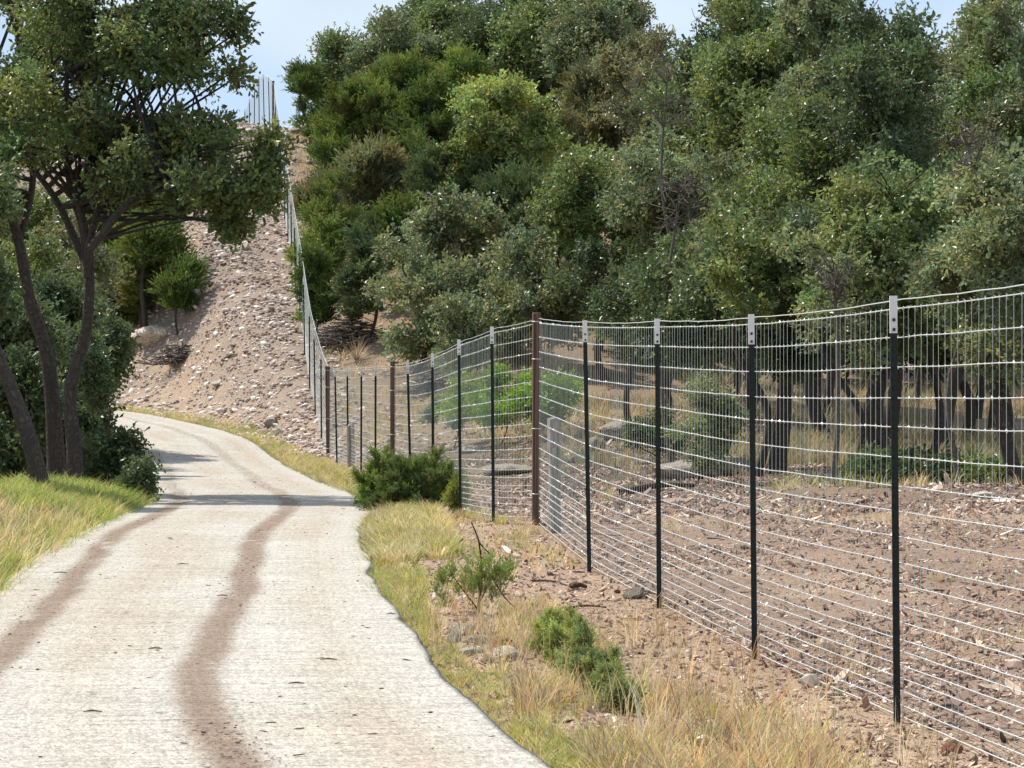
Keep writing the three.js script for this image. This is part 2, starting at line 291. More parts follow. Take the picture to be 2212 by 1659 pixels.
const tone = (R, c, dv, dh = 0.12) => { const v = 1 + (R() - 0.5) * 2 * dv, h = (R() - 0.5) * 2 * dh; return col(c[0] * v * (1 + h), c[1] * v, c[2] * v * (1 - h)); };
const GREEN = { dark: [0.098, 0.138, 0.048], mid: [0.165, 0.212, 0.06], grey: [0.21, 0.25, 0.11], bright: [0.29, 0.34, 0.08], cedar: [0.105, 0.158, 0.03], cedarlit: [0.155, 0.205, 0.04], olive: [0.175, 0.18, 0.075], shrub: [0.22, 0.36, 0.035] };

let treeSeed = 1000;
// o: name,label,category,group, base {X,d}, crowns [{c:Vector3 world, rx, ry, rz, n}], trunks [[Vector3 world...]], r, species, tint, density, bare
function buildTree(o) {
  const R = rngOf(++treeSeed * 7919), root = new THREE.Group(), bx = o.base.X, bd = o.base.d, by = groundH(bx, bd) - 0.05;
  root.name = numbered(o.name); root.position.set(bx, by, -bd); tag(root, o.label, o.category || 'tree', o.group);
  const loc = (v) => new THREE.Vector3(v.x - bx, v.y - by, v.z + bd), woods = [], leaves = [], cedar = o.species === 'cedar';
  const trunks = o.trunks.map((t) => curvePts(t.map(loc), 14));
  trunks.forEach((t, i) => woods.push(tube(t, (q) => o.r * (i ? 0.5 : 1) * (1.0 - 0.6 * q + (i ? 0 : 0.35) * Math.max(0, 0.12 - q) / 0.12), 9)));
  for (const cr of o.crowns) {
    const c = loc(cr.c), nb = cr.n || 12, small = Math.min(cr.rx, cr.ry);
    for (let b = 0; b < nb; b++) {
      let p; do { p = new THREE.Vector3(R() * 2 - 1, R() * 2 - 1, R() * 2 - 1); } while (p.lengthSq() > 1 || p.lengthSq() < 0.12);
      if (cedar) { const q = (p.y + 1) / 2; p.x *= 1.1 - 0.75 * q; p.z *= 1.1 - 0.75 * q; }
      const bc = new THREE.Vector3(c.x + p.x * cr.rx * 0.82, c.y + p.y * cr.ry * 0.82, c.z + p.z * cr.rz * 0.82), br = small * (0.26 + R() * 0.2) * (cr.blob || 1);
      if (bc.y < 0.15) bc.y = 0.15 + R() * 0.2;
      // a limb from the nearest fitting place on a trunk
      const tr = trunks[(R() * trunks.length) | 0]; let best = tr[tr.length - 1], bq = 1e9;
      for (let k = 4; k < tr.length; k++) { const q = tr[k].distanceTo(bc) + (tr[k].y > bc.y ? (tr[k].y - bc.y) * 1.5 : 0); if (q < bq) { bq = q; best = tr[k]; } }
      const mid = best.clone().lerp(bc, 0.5).add(new THREE.Vector3((R() - 0.5) * 0.5, (R() - 0.2) * 0.35, (R() - 0.5) * 0.5)), lr = Math.max(Math.min(0.012, o.r * 0.3), o.r * (0.16 + R() * 0.22));
      woods.push(tube(curvePts([best, mid, bc], 6), (q) => lr * (1 - 0.75 * q), 5));
      for (let k = 0; k < 3; k++) { const e = bc.clone().add(new THREE.Vector3(R() - 0.5, R() - 0.4, R() - 0.5).multiplyScalar(br * 2.2)); woods.push(tube([bc, bc.clone().lerp(e, 0.5).add(new THREE.Vector3(0, (R() - 0.5) * 0.15, 0)), e], (q) => lr * 0.3 * (1 - 0.7 * q) + Math.min(0.003, o.r * 0.1), 4)); }
      if (R() < (o.bare || 0)) continue;
      const shade = 1 + (R() - 0.5) * 0.4, bt = o.tint.map((x) => x * shade), cnt = Math.round((o.density || 1) * (cedar ? 105 : 78) / Math.max(1, o.leaf || 1) * clamp(br * br * 1.1, o.floor || 0.16, 1.9));
      for (let k = 0; k < cnt; k++) {
        let q; do { q = new THREE.Vector3(R() * 2 - 1, R() * 2 - 1, R() * 2 - 1); } while (q.lengthSq() > 1);
        q.normalize().multiplyScalar(br * (R() < 0.16 ? 1 + R() * 0.65 : 0.3 + 0.78 * Math.sqrt(R()))); q.y *= cedar ? 0.78 : 0.62;
        const pt = bc.clone().add(q); if (pt.y < 0.04) pt.y = 0.04 + R() * 0.1;
        let rot; if (cedar) { const out = new THREE.Vector3(pt.x - c.x, 0, pt.z - c.z).normalize().multiplyScalar(0.75).add(new THREE.Vector3((R() - 0.5) * 0.7, 0.9, (R() - 0.5) * 0.7)).normalize(); rot = new THREE.Quaternion().setFromUnitVectors(new THREE.Vector3(0, 1, 0), out).multiply(quat(0, R() * 6.28, 0)); } else rot = randQuat(R);
        leaves.push({ p: pt, q: rot, s: (o.leaf || 1) * (0.75 + R() * 0.55), c: tone(R, bt, 0.42, 0.2) });
      }
    }
  }
  part('trunk', mergeGeometries(woods), o.woodMat || M.bark, root);
  if (leaves.length) instanced('crown', cedar ? CEDAR[treeSeed % 3] : OAK[treeSeed % 3], cedar ? M.cedar : M.oak, leaves, root);
  scene.add(root); return root;
}
// a tree from its crown's box in the picture and its distance
function tree(cx, cy, w, h, d, species, tint, label, group, more = {}) {
  let s = S(d), c = P(cx, cy, d), rx = w / 2 / s * (more.wide || 1), ry = h / 2 / s; const bX = c.x + (more.lean || 0) - 0.1 * rx, gy = groundH(bX, d), R = rngOf(cx * 31 + cy * 17 + d), cedar = species === 'cedar';
  if (more.low !== undefined) { const top = c.y + ry, bot = gy + more.low * (top - gy); if (bot < c.y - ry) { c.y = (top + bot) / 2; ry = (top - bot) / 2; } }
  const base = new THREE.Vector3(bX, gy - 0.3, -d), top = cedar ? c.clone().add(new THREE.Vector3(0, ry * 0.6, 0)) : c.clone().add(new THREE.Vector3(0, ry * 0.15, 0));
  const m1 = base.clone().lerp(top, 0.35).add(new THREE.Vector3((R() - 0.5) * 0.9, 0, (R() - 0.5) * 0.6)), m2 = base.clone().lerp(top, 0.7).add(new THREE.Vector3((R() - 0.5) * 1.0, 0, (R() - 0.5) * 0.7));
  return buildTree({ name: more.name || (cedar ? 'cedar_tree' : 'oak_tree'), label, category: more.category || 'tree', group, woodMat: more.woodMat, base: { X: bX, d }, species, tint, r: more.r || clamp(rx * 0.07, 0.05, 0.22), density: more.density, bare: more.bare, leaf: more.leaf || (d > 62 ? lerp(1.15, 1.5, sstep(62, 125, d)) : 1), trunks: [[base, m1, m2, top]],
    crowns: [{ c, rx, ry, rz: more.rz || Math.max(rx, Math.min(ry, rx * 1.4)), n: more.n || Math.round(clamp(rx * ry * 6, 12, 52)), blob: more.blob || (more.n ? 1 : 0.76) }] });
}

// ------------------------------------------------------------------ fences
const HEIGHTS = [2.366, 2.315, 2.154, 1.984, 1.81, 1.648, 1.477, 1.3125, 1.169, 1.026, 0.88, 0.763, 0.64, 0.547, 0.45, 0.383, 0.305, 0.232, 0.159, 0.083, 0.02];
const fenceRun = [[2645 / 1000, 15.2, 't'], [1938, 19.96, 't'], [1630, 24.7, 't'], [1424, 29.4, 't'], [1273, 34.1, 't'], [1158, 40.8, 'p'], [1066, 43.2, 't'], [994.6, 48.2, 't'], [936, 53.5, 't'], [888, 59, 't'], [848, 64.5, 'p'], [811, 70, 't'], [780, 75.5, 't'], [752, 80.7, 't'], [728, 85.5, 't'], [709, 90, 'p']]
  .map(([x, d, k], i) => ({ X: i ? (x - CX) / F * d : x, d, k, g: table(fenceTab, d) }));
const hillRun = [];
for (let i = 0; i <= 20; i++) { const d = 90 + i * 4.75, X = d < 155 ? lerp(-4.66, -10.5, (d - 90) / 65) : -10.5 - (d - 155) * 0.12; hillRun.push({ X, d, k: i === 0 || i === 13 ? 'p' : 't', g: i ? groundH(X, d) : -0.18 }); }

const tShape = new THREE.Shape(); [[-0.02, 0], [0.02, 0], [0.02, 0.006], [0.005, 0.008], [0.004, 0.036], [-0.004, 0.036], [-0.005, 0.008], [-0.02, 0.006]].forEach(([x, y], i) => i ? tShape.lineTo(x, y) : tShape.moveTo(x, y));
const TL = 2.66;
const tPostGeo = (() => {
  const g = new THREE.ExtrudeGeometry(tShape, { depth: TL, bevelEnabled: false }); g.rotateX(-Math.PI / 2); g.translate(0, -0.28, 0);
  const studs = []; for (let y = 0.05; y < 2.3; y += 0.055) { const b = new THREE.BoxGeometry(0.014, 0.016, 0.012).toNonIndexed(); b.translate(0, y, 0.006); studs.push(b); }
  return mergeGeometries([g, ...studs]);
})();
const tipGeo = (() => { const s = new THREE.Shape(); [[-0.0215, -0.002], [0.0215, -0.002], [0.0215, 0.008], [0.007, 0.010], [0.006, 0.038], [-0.006, 0.038], [-0.007, 0.010], [-0.0215, 0.008]].forEach(([x, y], i) => i ? s.lineTo(x, y) : s.moveTo(x, y)); const g = new THREE.ExtrudeGeometry(s, { depth: 0.21, bevelEnabled: false }); g.rotateX(-Math.PI / 2); g.translate(0, TL - 0.28 - 0.205, 0); return g; })();
const pipeGeo = (() => { const p = [[0, -0.4], [0.05, -0.4], [0.05, 2.42], [0.047, 2.432], [0, 2.434]].map(([x, y]) => new THREE.Vector2(x, y)); return new THREE.LatheGeometry(p, 20); })();
const bandGeo = (() => { const g = new THREE.TorusGeometry(0.0515, 0.005, 6, 20); g.rotateX(Math.PI / 2); return g; })();
const knotGeo = (() => { const g = new THREE.OctahedronGeometry(1, 0); g.scale(0.007, 0.013, 0.007); return g; })();

function fence(name, label, run, opts) {
  const root = new THREE.Group(), b = run[0], R = rngOf(opts.seed); root.name = name; root.position.set(b.X, b.g, -b.d); tag(root, label, 'fence');
  const toL = (X, y, d) => new THREE.Vector3(X - b.X, y - b.g, -d + b.d);
  // a smooth line through the posts
  const c = new THREE.CatmullRomCurve3(run.map((p) => toL(p.X, p.g, p.d)), false, 'centripetal');
  const per = opts.per, n = (run.length - 1) * per, line = [];
  for (let i = 0; i <= n; i++) { const k = Math.min(run.length - 2, (i / per) | 0), p = c.points[k].clone().lerp(c.points[k + 1], i / per - k), sagT = (i % per) / per; line.push({ p, sag: Math.sin(sagT * Math.PI) }); }
  const side = (i) => { const a = line[Math.max(0, i - 1)].p, e = line[Math.min(n, i + 1)].p, t = new THREE.Vector3().subVectors(e, a).setY(0).normalize(); return new THREE.Vector3(t.z, 0, -t.x).multiplyScalar(opts.offset); };   // the road side
  HEIGHTS.forEach((h, w) => {
    const pts = line.map(({ p, sag }, i) => { const s = side(i); return new THREE.Vector3(p.x + s.x + (R() - 0.5) * 0.004, p.y + h - sag * (w === 0 ? 0.014 : 0.005) + (R() - 0.5) * 0.006, p.z + s.z); });
    part(w === 0 ? 'top_strand' : 'line_wire', tube(pts, opts.wr * (w < 2 || w === 20 ? 1.1 : 1), 5, true), M.wire, root);
  });
  run.forEach((p) => {
    const t = new THREE.Group(); let m;
    if (p.k === 't') { m = part('t_post', tPostGeo, M.tpost, root); m.position.copy(toL(p.X, p.g, p.d)); m.rotation.set((R() - 0.5) * 0.02, opts.turn + (R() - 0.5) * 0.1, (R() - 0.5) * 0.03 + 0.01); const tp = part('white_tip', tipGeo, M.white, m); tp.userData = { label: 'white painted post tip' }; }
    else { m = part('pipe_post', pipeGeo, M.rust, root); m.userData = { label: 'rusty brown steel pipe post' }; m.position.copy(toL(p.X, p.g, p.d)); m.rotation.set(0, R() * 3, (R() - 0.5) * 0.02 + 0.008); for (const y of [0.35, 1.1, 1.9, 2.33]) { const q = part('wire_band', bandGeo, M.wire, m); q.position.y = y; } }
  });
  // upright stay wires, one every 15 cm
  let acc = 0, next = 0.05; const near = [], far = [], knots = [], H = 2.315 - 0.083, stayGeo = new THREE.CylinderGeometry(opts.sr, opts.sr, H, 5, 1, true);
  for (let i = 0; i < n; i++) {
    const a = line[i].p, e = line[i + 1].p, l = a.distanceTo(e);
    while (next < acc + l) {
      const p = a.clone().lerp(e, (next - acc) / l), s = side(i), sag = lerp(line[i].sag, line[i + 1].sag, (next - acc) / l);
      const base = new THREE.Vector3(p.x + s.x, p.y + 0.083 - 0.005 * sag, p.z + s.z), dist = b.d - base.z;
      if (opts.single && near.length < 290 && dist < opts.single) { const m = part('stay_wire', stayGeo, M.stay, root); m.position.set(base.x, base.y + H / 2, base.z); m.rotation.set((R() - 0.5) * 0.008, 0, (R() - 0.5) * 0.008); near.push(m); }
      else { const g = new THREE.CylinderGeometry(opts.sr, opts.sr, H, 4, 1, true); g.translate(base.x, base.y + H / 2, base.z); far.push(g); }
      if (dist < opts.knots) for (let w = 1; w < 20; w++) knots.push({ p: new THREE.Vector3(base.x, base.y + HEIGHTS[w] - 0.083, base.z), q: quat((R() - 0.5) * 0.8, R() * 6, (R() - 0.5) * 0.8), s: 0.75 + R() * 0.5, c: col(1, 1, 1) });
      next += opts.step;
    }
    acc += l;
  }
  if (far.length) part('stay_wires', mergeGeometries(far), M.stay, root, 'stuff');
  if (knots.length) instanced('wire_knots', knotGeo, M.wire, knots, root);
  scene.add(root);
}
fence('wire_fence', 'tall woven wire fence on dark steel posts along the road', fenceRun, { seed: 41, per: 10, offset: -0.03, wr: 0.003, sr: 0.0014, turn: 0.1, single: 52, step: 0.152, knots: 62 });
fence('wire_fence_001', 'tall wire fence climbing the cleared rocky slope to the skyline', hillRun, { seed: 43, per: 5, offset: -0.03, wr: 0.003, sr: 0.0014, turn: 0.1, single: 0, step: 0.16, knots: 0 });
taken.wire_fence = 1;

// old wooden posts
{
  const w1 = onGround(1199, 1160), d = 39.6, X = (1199 - CX) / F * d, g = groundH(X, d), s = new THREE.Shape(); s.moveTo(-0.052, -0.05); s.lineTo(0.05, -0.054); s.lineTo(0.055, 0.05); s.lineTo(-0.05, 0.052); s.closePath();
  const geo = new THREE.ExtrudeGeometry(s, { depth: 1.28 + 0.3, bevelEnabled: true, bevelSize: 0.006, bevelThickness: 0.01, bevelSegments: 1, steps: 6 }); geo.rotateX(-Math.PI / 2);
  const a = geo.attributes.position, R = rngOf(5); for (let i = 0; i < a.count; i++) { const y = a.getY(i); a.setX(i, a.getX(i) + (noise(y * 3, a.getX(i) * 40, 3) - 0.5) * 0.012); if (y > 1.5) a.setY(i, y + (noise(a.getX(i) * 30, a.getZ(i) * 30, 9) - 0.5) * 0.05); }
  geo.computeVertexNormals(); const uvs = geo.attributes.uv; for (let i = 0; i < uvs.count; i++) uvs.setXY(i, (a.getX(i) + a.getZ(i)) * 6, a.getY(i) * 0.8);
  const m = new THREE.Mesh(geo, M.timber); m.name = 'wooden_post'; m.position.set(X, g - 0.3, -d); m.rotation.set(0, 0.3, 0.012); tag(m, 'short square grey weathered timber post beside the rusty corner pipe', 'post'); add(m);
  const d2 = 80.2, X2 = (758 - CX) / F * d2, pr = [[0, -0.3], [0.088, -0.3], [0.084, 0.6], [0.082, 1.0], [0.06, 1.05], [0, 1.06]].map(([x, y]) => new THREE.Vector2(x, y));
  const m2 = new THREE.Mesh(new THREE.LatheGeometry(pr, 14), M.timber); m2.name = 'wooden_post_001'; m2.position.set(X2, groundH(X2, d2), -d2); tag(m2, 'thick round dark wooden post at the foot of the slope', 'post'); add(m2);
}

// ------------------------------------------------------------------ the big oaks left of the road
{
  const at = (list, d) => list.map(([x, y]) => P(x, y, d));
  const gB = { X: (165 - CX) / F * 58, d: 58 };
  const cw = (x, y, w, h, d, n, rz, blob = 1) => ({ c: P(x, y, d), rx: w / 2 / S(d), ry: h / 2 / S(d), rz, n, blob });
  const b0 = new THREE.Vector3(gB.X, groundH(gB.X, gB.d) - 0.3, -58);
  buildTree({ name: 'oak_tree', label: 'large live oak with a curved grey trunk forking over the road', base: gB, species: 'oak', tint: GREEN.mid, r: 0.14, density: 1.02, leaf: 0.95, floor: 0.07,
    trunks: [[b0, P(158, 950, 58), P(150, 850, 58), P(185, 720, 57.9), P(193, 620, 57.8), P(192, 540, 57.8), P(170, 440, 57.8)], at([[186, 600], [192, 530], [230, 400], [265, 310], [330, 190], [430, 120]], 57.7), at([[186, 590], [180, 500], [150, 400], [140, 260], [150, 80], [160, -60]], 58.1), at([[190, 580], [120, 430], [60, 350], [10, 280]], 58.3), at([[192, 540], [300, 420], [420, 390], [540, 400]], 56.5)],
    crowns: [cw(340, 80, 300, 290, 57.5, 24, 1.6, 0.85), cw(280, 330, 320, 250, 57, 20, 1.4, 0.9), cw(450, 410, 250, 180, 56, 16, 1.0, 0.9), cw(160, 80, 300, 300, 58.5, 16, 1.5, 0.85), cw(350, -130, 400, 220, 58, 12, 1.5), cw(550, 400, 120, 110, 55.5, 8, 0.5, 0.8), cw(30, 270, 230, 260, 57, 12, 0.9), cw(575, 300, 70, 120, 55.5, 4, 0.3, 0.8), cw(500, 150, 70, 50, 57, 2, 0.4, 0.6), cw(430, 305, 200, 150, 57, 12, 0.9, 0.9), cw(500, 45, 80, 90, 57.5, 5, 0.4, 0.8), cw(480, 490, 110, 60, 56, 5, 0.4, 0.9)] });
  const gC = { X: (125 - CX) / F * 61, d: 61 }, c0 = new THREE.Vector3(gC.X, groundH(gC.X, 61) - 0.3, -61);
  buildTree({ name: 'oak_tree', label: 'dark live oak trunk leaning away from the road behind the forked oak', base: gC, species: 'oak', tint: GREEN.mid, r: 0.15, density: 0.9,
    trunks: [[c0, P(112, 860, 61), P(100, 760, 61), P(62, 640, 61), P(40, 520, 61), P(10, 430, 61), P(-40, 330, 61)], at([[40, 520], [70, 400], [60, 250], [40, 100]], 61.2)],
    crowns: [cw(60, 210, 300, 330, 61, 20, 1.7), cw(-60, 380, 300, 300, 61, 12, 1.6), cw(60, -60, 320, 240, 61.5, 10, 1.6)] });
  const gA = { X: (98 - CX) / F * 53, d: 53 }, a0 = new THREE.Vector3(gA.X, groundH(gA.X, 53) - 0.3, -53);
  buildTree({ name: 'oak_tree', label: 'slanting oak trunk rising from dry grass at the left verge', base: gA, species: 'oak', tint: GREEN.dark, r: 0.15, density: 1.1,
    trunks: [[a0, P(72, 980, 53), P(32, 860, 53), P(0, 780, 53), P(-50, 640, 53), P(-90, 500, 53)]], crowns: [cw(-110, 420, 260, 300, 53.3, 12, 1.4), cw(-30, 600, 140, 160, 53.6, 5, 0.6)] });
}
// undergrowth by those oaks
const UNDER = 'shrubs under the roadside oaks';
[[250, 985, 150, 170, 59.5, 'dark leafy shrub beside the forked oak at the road edge', 0.9], [300, 1040, 90, 80, 55.5, 'low twiggy shrub hanging over the road edge', 0.6], [205, 830, 80, 150, 60, 'leafy shoots sprouting beside the forked oak trunk', 0.8]].forEach(([x, y, w, h, d, label, den]) => tree(x, y, w, h, d, 'oak', GREEN.dark, label, null, { name: 'shrub', category: 'shrub', r: 0.02, density: den * 1.6, leaf: 0.7, n: 9 }));
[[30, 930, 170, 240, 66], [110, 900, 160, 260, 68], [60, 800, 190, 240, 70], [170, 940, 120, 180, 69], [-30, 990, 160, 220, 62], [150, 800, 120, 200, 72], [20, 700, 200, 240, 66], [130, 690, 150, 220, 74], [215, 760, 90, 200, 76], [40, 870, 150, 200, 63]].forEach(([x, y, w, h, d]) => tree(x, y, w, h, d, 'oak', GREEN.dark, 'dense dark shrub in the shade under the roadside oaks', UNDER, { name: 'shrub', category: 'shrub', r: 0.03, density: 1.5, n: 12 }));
[[60, 640, 280, 330, 84, 'oak', GREEN.mid], [160, 560, 230, 330, 90, 'oak', GREEN.olive], [10, 450, 260, 300, 92, 'oak', GREEN.mid], [150, 720, 200, 220, 82, 'oak', GREEN.dark], [-40, 760, 200, 260, 80, 'oak', GREEN.dark]].forEach(([x, y, w, h, d, sp, t]) => tree(x, y, w, h, d, sp, t, 'bushy oak standing behind the roadside oak trunks', 'oaks behind the roadside trunks', { low: 0.1, wide: 1.1, density: 1.1 }));
[[330, 600, 180, 230, 718], [392, 640, 80, 160, 716], [265, 620, 150, 220, 735], [215, 560, 170, 300, 745], [320, 500, 170, 220, 690], [250, 480, 180, 230, 700]].forEach(([x, y, w, h, foot], i) => { const g = onGround(x, foot); tree(x, y, w, h, g.d, 'cedar', i % 2 ? GREEN.cedar : GREEN.cedarlit, ['bushy cedar growing just above the large pale boulder', 'slim cedar at the open edge of the cleared slope', 'bushy cedar beside the large pale boulder, away from the slope', 'tall cedar just behind the forked oak trunk', 'cedar uphill of the one above the pale boulder', 'topmost cedar behind the crown of the forked oak'][i], 'cedars left of the cleared slope', { low: 0.02, wide: 1.1, density: 1.15 }); });

// ------------------------------------------------------------------ trees on the slope and beyond the fence
tree(655, 205, 105, 150, 150, 'cedar', GREEN.cedar, 'dark leaning cedar on the skyline at the top of the slope', null, { lean: 0.5, low: 0.12 });
tree(1095, 270, 225, 250, 122, 'oak', GREEN.bright, 'bright yellow-green sunlit oak standing out on the wooded slope', null, { density: 1.0, low: 0.2, wide: 1.2, blob: 0.65, n: 40 });
const where = (x) => x < 760 ? 'next to the hill fence' : x < 900 ? 'above the dead brush heap' : x < 1030 ? 'beside the bright yellow-green oak' : x < 1190 ? 'around the bright yellow-green oak' : x < 1345 ? 'past the rusty corner pipe' : x < 1525 ? 'behind the second post past the rusty pipe' : x < 1780 ? 'behind the third post past the rusty pipe' : x < 2050 ? 'behind the fourth post past the rusty pipe' : 'beyond the fourth post past the rusty pipe';
const tier = (y) => y < 70 ? 'on the skyline' : y < 160 ? 'just under the skyline' : y < 300 ? 'high up' : y < 480 ? 'halfway up' : 'low down';
const hue = (t) => Object.entries({ 'mid-green': GREEN.mid, 'dark green': GREEN.dark, 'grey-green': GREEN.grey, 'olive half-bare': GREEN.olive, 'deep green': GREEN.cedar, 'yellow-tipped': GREEN.cedarlit }).find(([, v]) => v === t)?.[0] || 'green';
const told = (kind, x, y, t, tail = '') => `${hue(t)} ${kind} ${tier(y)} ${where(x)}${tail}`;
const SO = ['oak crowded into the wooded slope beyond the fence', 'oaks on the wooded slope'], SC = ['dark green cedar crowded into the wooded slope beyond the fence', 'cedars on the wooded slope'], SG = ['grey-green rounded oak at the front of the wooded slope', 'front oaks of the slope'], RO = ['tall oak in the wood behind the fence clearing', 'oaks behind the clearing'], BK = ['dark oak deep in the wood behind the clearing', 'oaks deep in the wood'];
[[745, 120, 150, 150, 152], [850, 115, 190, 190, 150], [960, 85, 210, 200, 152], [1065, 90, 190, 170, 149], [1180, 90, 220, 220, 147], [1300, 80, 230, 230, 144], [700, 160, 90, 100, 153], [1010, 30, 160, 130, 156], [1240, 10, 200, 150, 152], [1330, 10, 170, 180, 146], [930, 20, 170, 130, 156], [1120, 0, 170, 140, 154]].forEach(([x, y, w, h, d], i) => { const t = [GREEN.mid, GREEN.grey, GREEN.mid, GREEN.dark][i % 4]; tree(x, y, w, h, d, 'oak', t, told('oak', x, y, t), SO[1], { low: 0.08, wide: 1.15, density: 1.1, bare: i % 3 === 1 ? 0.12 : 0 }); });
[[790, 270, 190, 220, 138], [720, 350, 110, 160, 134], [800, 420, 220, 200, 125], [725, 450, 120, 150, 122], [930, 260, 170, 210, 136], [1280, 240, 190, 220, 134], [1000, 200, 150, 180, 140], [880, 370, 180, 190, 128], [1200, 330, 170, 200, 128], [870, 200, 170, 180, 145], [705, 310, 90, 170, 143], [690, 430, 90, 150, 130], [700, 510, 90, 110, 119], [840, 500, 150, 160, 114]].forEach(([x, y, w, h, d], i) => { const t = [GREEN.cedarlit, GREEN.cedar, GREEN.olive][i % 3]; tree(x, y, w, h, d, 'cedar', t, told('cedar', x, y, t), SC[1], { low: 0.02, wide: 1.12, density: 1.05 }); });
[[1130, 430, 180, 180, 117], [1060, 390, 150, 150, 121], [790, 570, 115, 160, 110], [1220, 430, 160, 170, 115], [960, 380, 160, 160, 122]].forEach(([x, y, w, h, d]) => tree(x, y, w, h, d, 'cedar', GREEN.dark, told('cedar', x, y, GREEN.dark), SC[1], { low: 0.02, wide: 1.15, density: 1.1 }));
tree(680, 590, 85, 85, 112, 'cedar', GREEN.cedar, 'small round cedar bush beside the fence on the slope', null, { r: 0.03, low: 0.02 });
[[985, 480, 215, 190, 111], [900, 600, 185, 200, 104], [1035, 590, 200, 190, 103], [1160, 580, 220, 190, 101], [1000, 680, 150, 120, 99]].forEach(([x, y, w, h, d]) => tree(x, y, w, h, d, 'oak', GREEN.grey, told('rounded oak', x, y, GREEN.grey), SG[1], { low: 0.04, wide: 1.12, density: 1.1 }));
[[1300, 440, 260, 250, 104, 0], [1330, 590, 240, 180, 99, 1], [1450, 400, 250, 300, 98, 2], [1530, 230, 270, 310, 104, 0], [1420, 240, 190, 260, 114, 3], [1560, 560, 260, 220, 89, 1], [1650, 150, 260, 330, 96, 0], [1640, 400, 240, 260, 92, 2], [1380, 130, 170, 220, 128, 3], [1780, 120, 220, 300, 100, 1], [1990, 150, 170, 260, 104, 3], [2120, 130, 240, 300, 98, 2], [2200, 250, 220, 320, 90, 0], [1470, 560, 200, 200, 92, 1], [1640, 30, 260, 290, 99, 0], [1545, 30, 180, 240, 103, 1], [1800, 0, 240, 320, 93, 2], [1905, 0, 170, 300, 86, 1], [2150, 10, 170, 300, 92, 0], [2230, 10, 190, 320, 88, 2], [1560, 600, 260, 200, 72, 2], [1400, 610, 230, 190, 80, 1], [1640, 550, 270, 250, 66, 0], [1480, 560, 240, 220, 69, 1], [1830, 550, 260, 240, 62, 2], [2010, 500, 270, 280, 64, 0]].forEach(([x, y, w, h, d, k], i) => { const t = [GREEN.mid, GREEN.dark, GREEN.grey, GREEN.olive][k]; tree(x, y, w, h, d, 'oak', t, told('oak', x, y, t), RO[1], { low: 0.36, wide: 1.15, density: 0.9, bare: k === 3 ? 0.3 : 0.03 }); });
[[1750, 330, 290, 320, 84, 0.6, 0.2, 'tall oak with a dark curved trunk showing above the fence', 0], [1900, 180, 210, 460, 80, 0.3, 0.17, 'tall slim oak whose straight dark stem rises through its foliage', 1], [1900, 500, 280, 280, 64, 0.45, 0.22, 'oak on a thick dark trunk behind the fence post', 0], [2080, 480, 250, 300, 76, -0.35, 0.19, 'oak with a leaning black trunk beside the yucca', 1], [2170, 470, 280, 320, 57, 0.45, 0.15, 'oak with a dark trunk at the edge of the clearing', 2], [1700, 540, 270, 260, 68, -0.1, 0.2, 'oak with a broad trunk standing in tall dry grass', 1], [2060, 620, 230, 170, 84, 0.4, 0.17, 'oak trunk with rough bark deeper in the dry grass', 0]].forEach(([x, y, w, h, d, lean, r, label, k]) => tree(x, y, w, h, d, 'oak', [GREEN.mid, GREEN.dark, GREEN.grey][k], label, null, { density: 1.1, lean, r, rz: 3.4, wide: 1.15, n: 34, low: 0.33 }));
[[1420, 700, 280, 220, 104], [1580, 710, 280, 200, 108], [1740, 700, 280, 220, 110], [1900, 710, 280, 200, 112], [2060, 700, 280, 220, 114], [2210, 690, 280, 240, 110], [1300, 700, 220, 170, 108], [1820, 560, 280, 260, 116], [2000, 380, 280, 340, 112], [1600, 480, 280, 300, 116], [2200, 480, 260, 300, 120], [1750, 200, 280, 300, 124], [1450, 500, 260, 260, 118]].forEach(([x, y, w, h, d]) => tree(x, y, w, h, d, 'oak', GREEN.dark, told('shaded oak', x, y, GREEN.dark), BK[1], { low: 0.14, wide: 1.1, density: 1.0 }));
// dead, leafless grey tree limbs in front of the canopy
[[1440, 200, 200, 260, 92, 'leafless grey tree with fine twigs against the wooded slope'], [2090, 330, 170, 220, 58, 'bare dead grey twigs in front of the tall oaks'], [1470, 430, 240, 190, 70, 'leafless grey thicket among the oaks beyond the fence'], [1800, 600, 150, 130, 58, 'pale dead branch with thin twigs above the fence']].forEach(([x, y, w, h, d, label]) => { const t = tree(x, y, w, h, d, 'oak', GREEN.olive, label, null, { name: 'dead_tree', bare: 1, r: 0.055, n: 34, woodMat: M.deadwood }); });

// shrubs
tree(1065, 845, 230, 150, 86, 'oak', GREEN.shrub, 'bright green shrub behind the fence on the stony flat', null, { name: 'shrub', category: 'shrub', r: 0.02, density: 1.8, leaf: 0.75, n: 14 });
tree(1190, 850, 160, 140, 87, 'oak', GREEN.shrub, 'fresh green bush behind the rusty corner pipe', null, { name: 'shrub', category: 'shrub', r: 0.02, density: 1.6, leaf: 0.75, n: 12 });
tree(970, 890, 120, 80, 88, 'oak', GREEN.grey, 'low grey-green bush next to the bright green shrub', null, { name: 'shrub', category: 'shrub', r: 0.02, density: 1.4, leaf: 0.7, n: 8 });
tree(1520, 850, 150, 90, 62, 'oak', GREEN.grey, 'small pale-leaved shrub in the clearing behind the fence', null, { name: 'shrub', category: 'shrub', r: 0.015, density: 1.1, leaf: 0.7, n: 12, low: 0.15 });
tree(1950, 1040, 330, 110, 60, 'oak', GREEN.dark, 'wide low dark shrub behind the thick trunk', null, { name: 'shrub', category: 'shrub', r: 0.02, density: 2.2, leaf: 0.8, n: 34, rz: 1.3, blob: 1.5 });
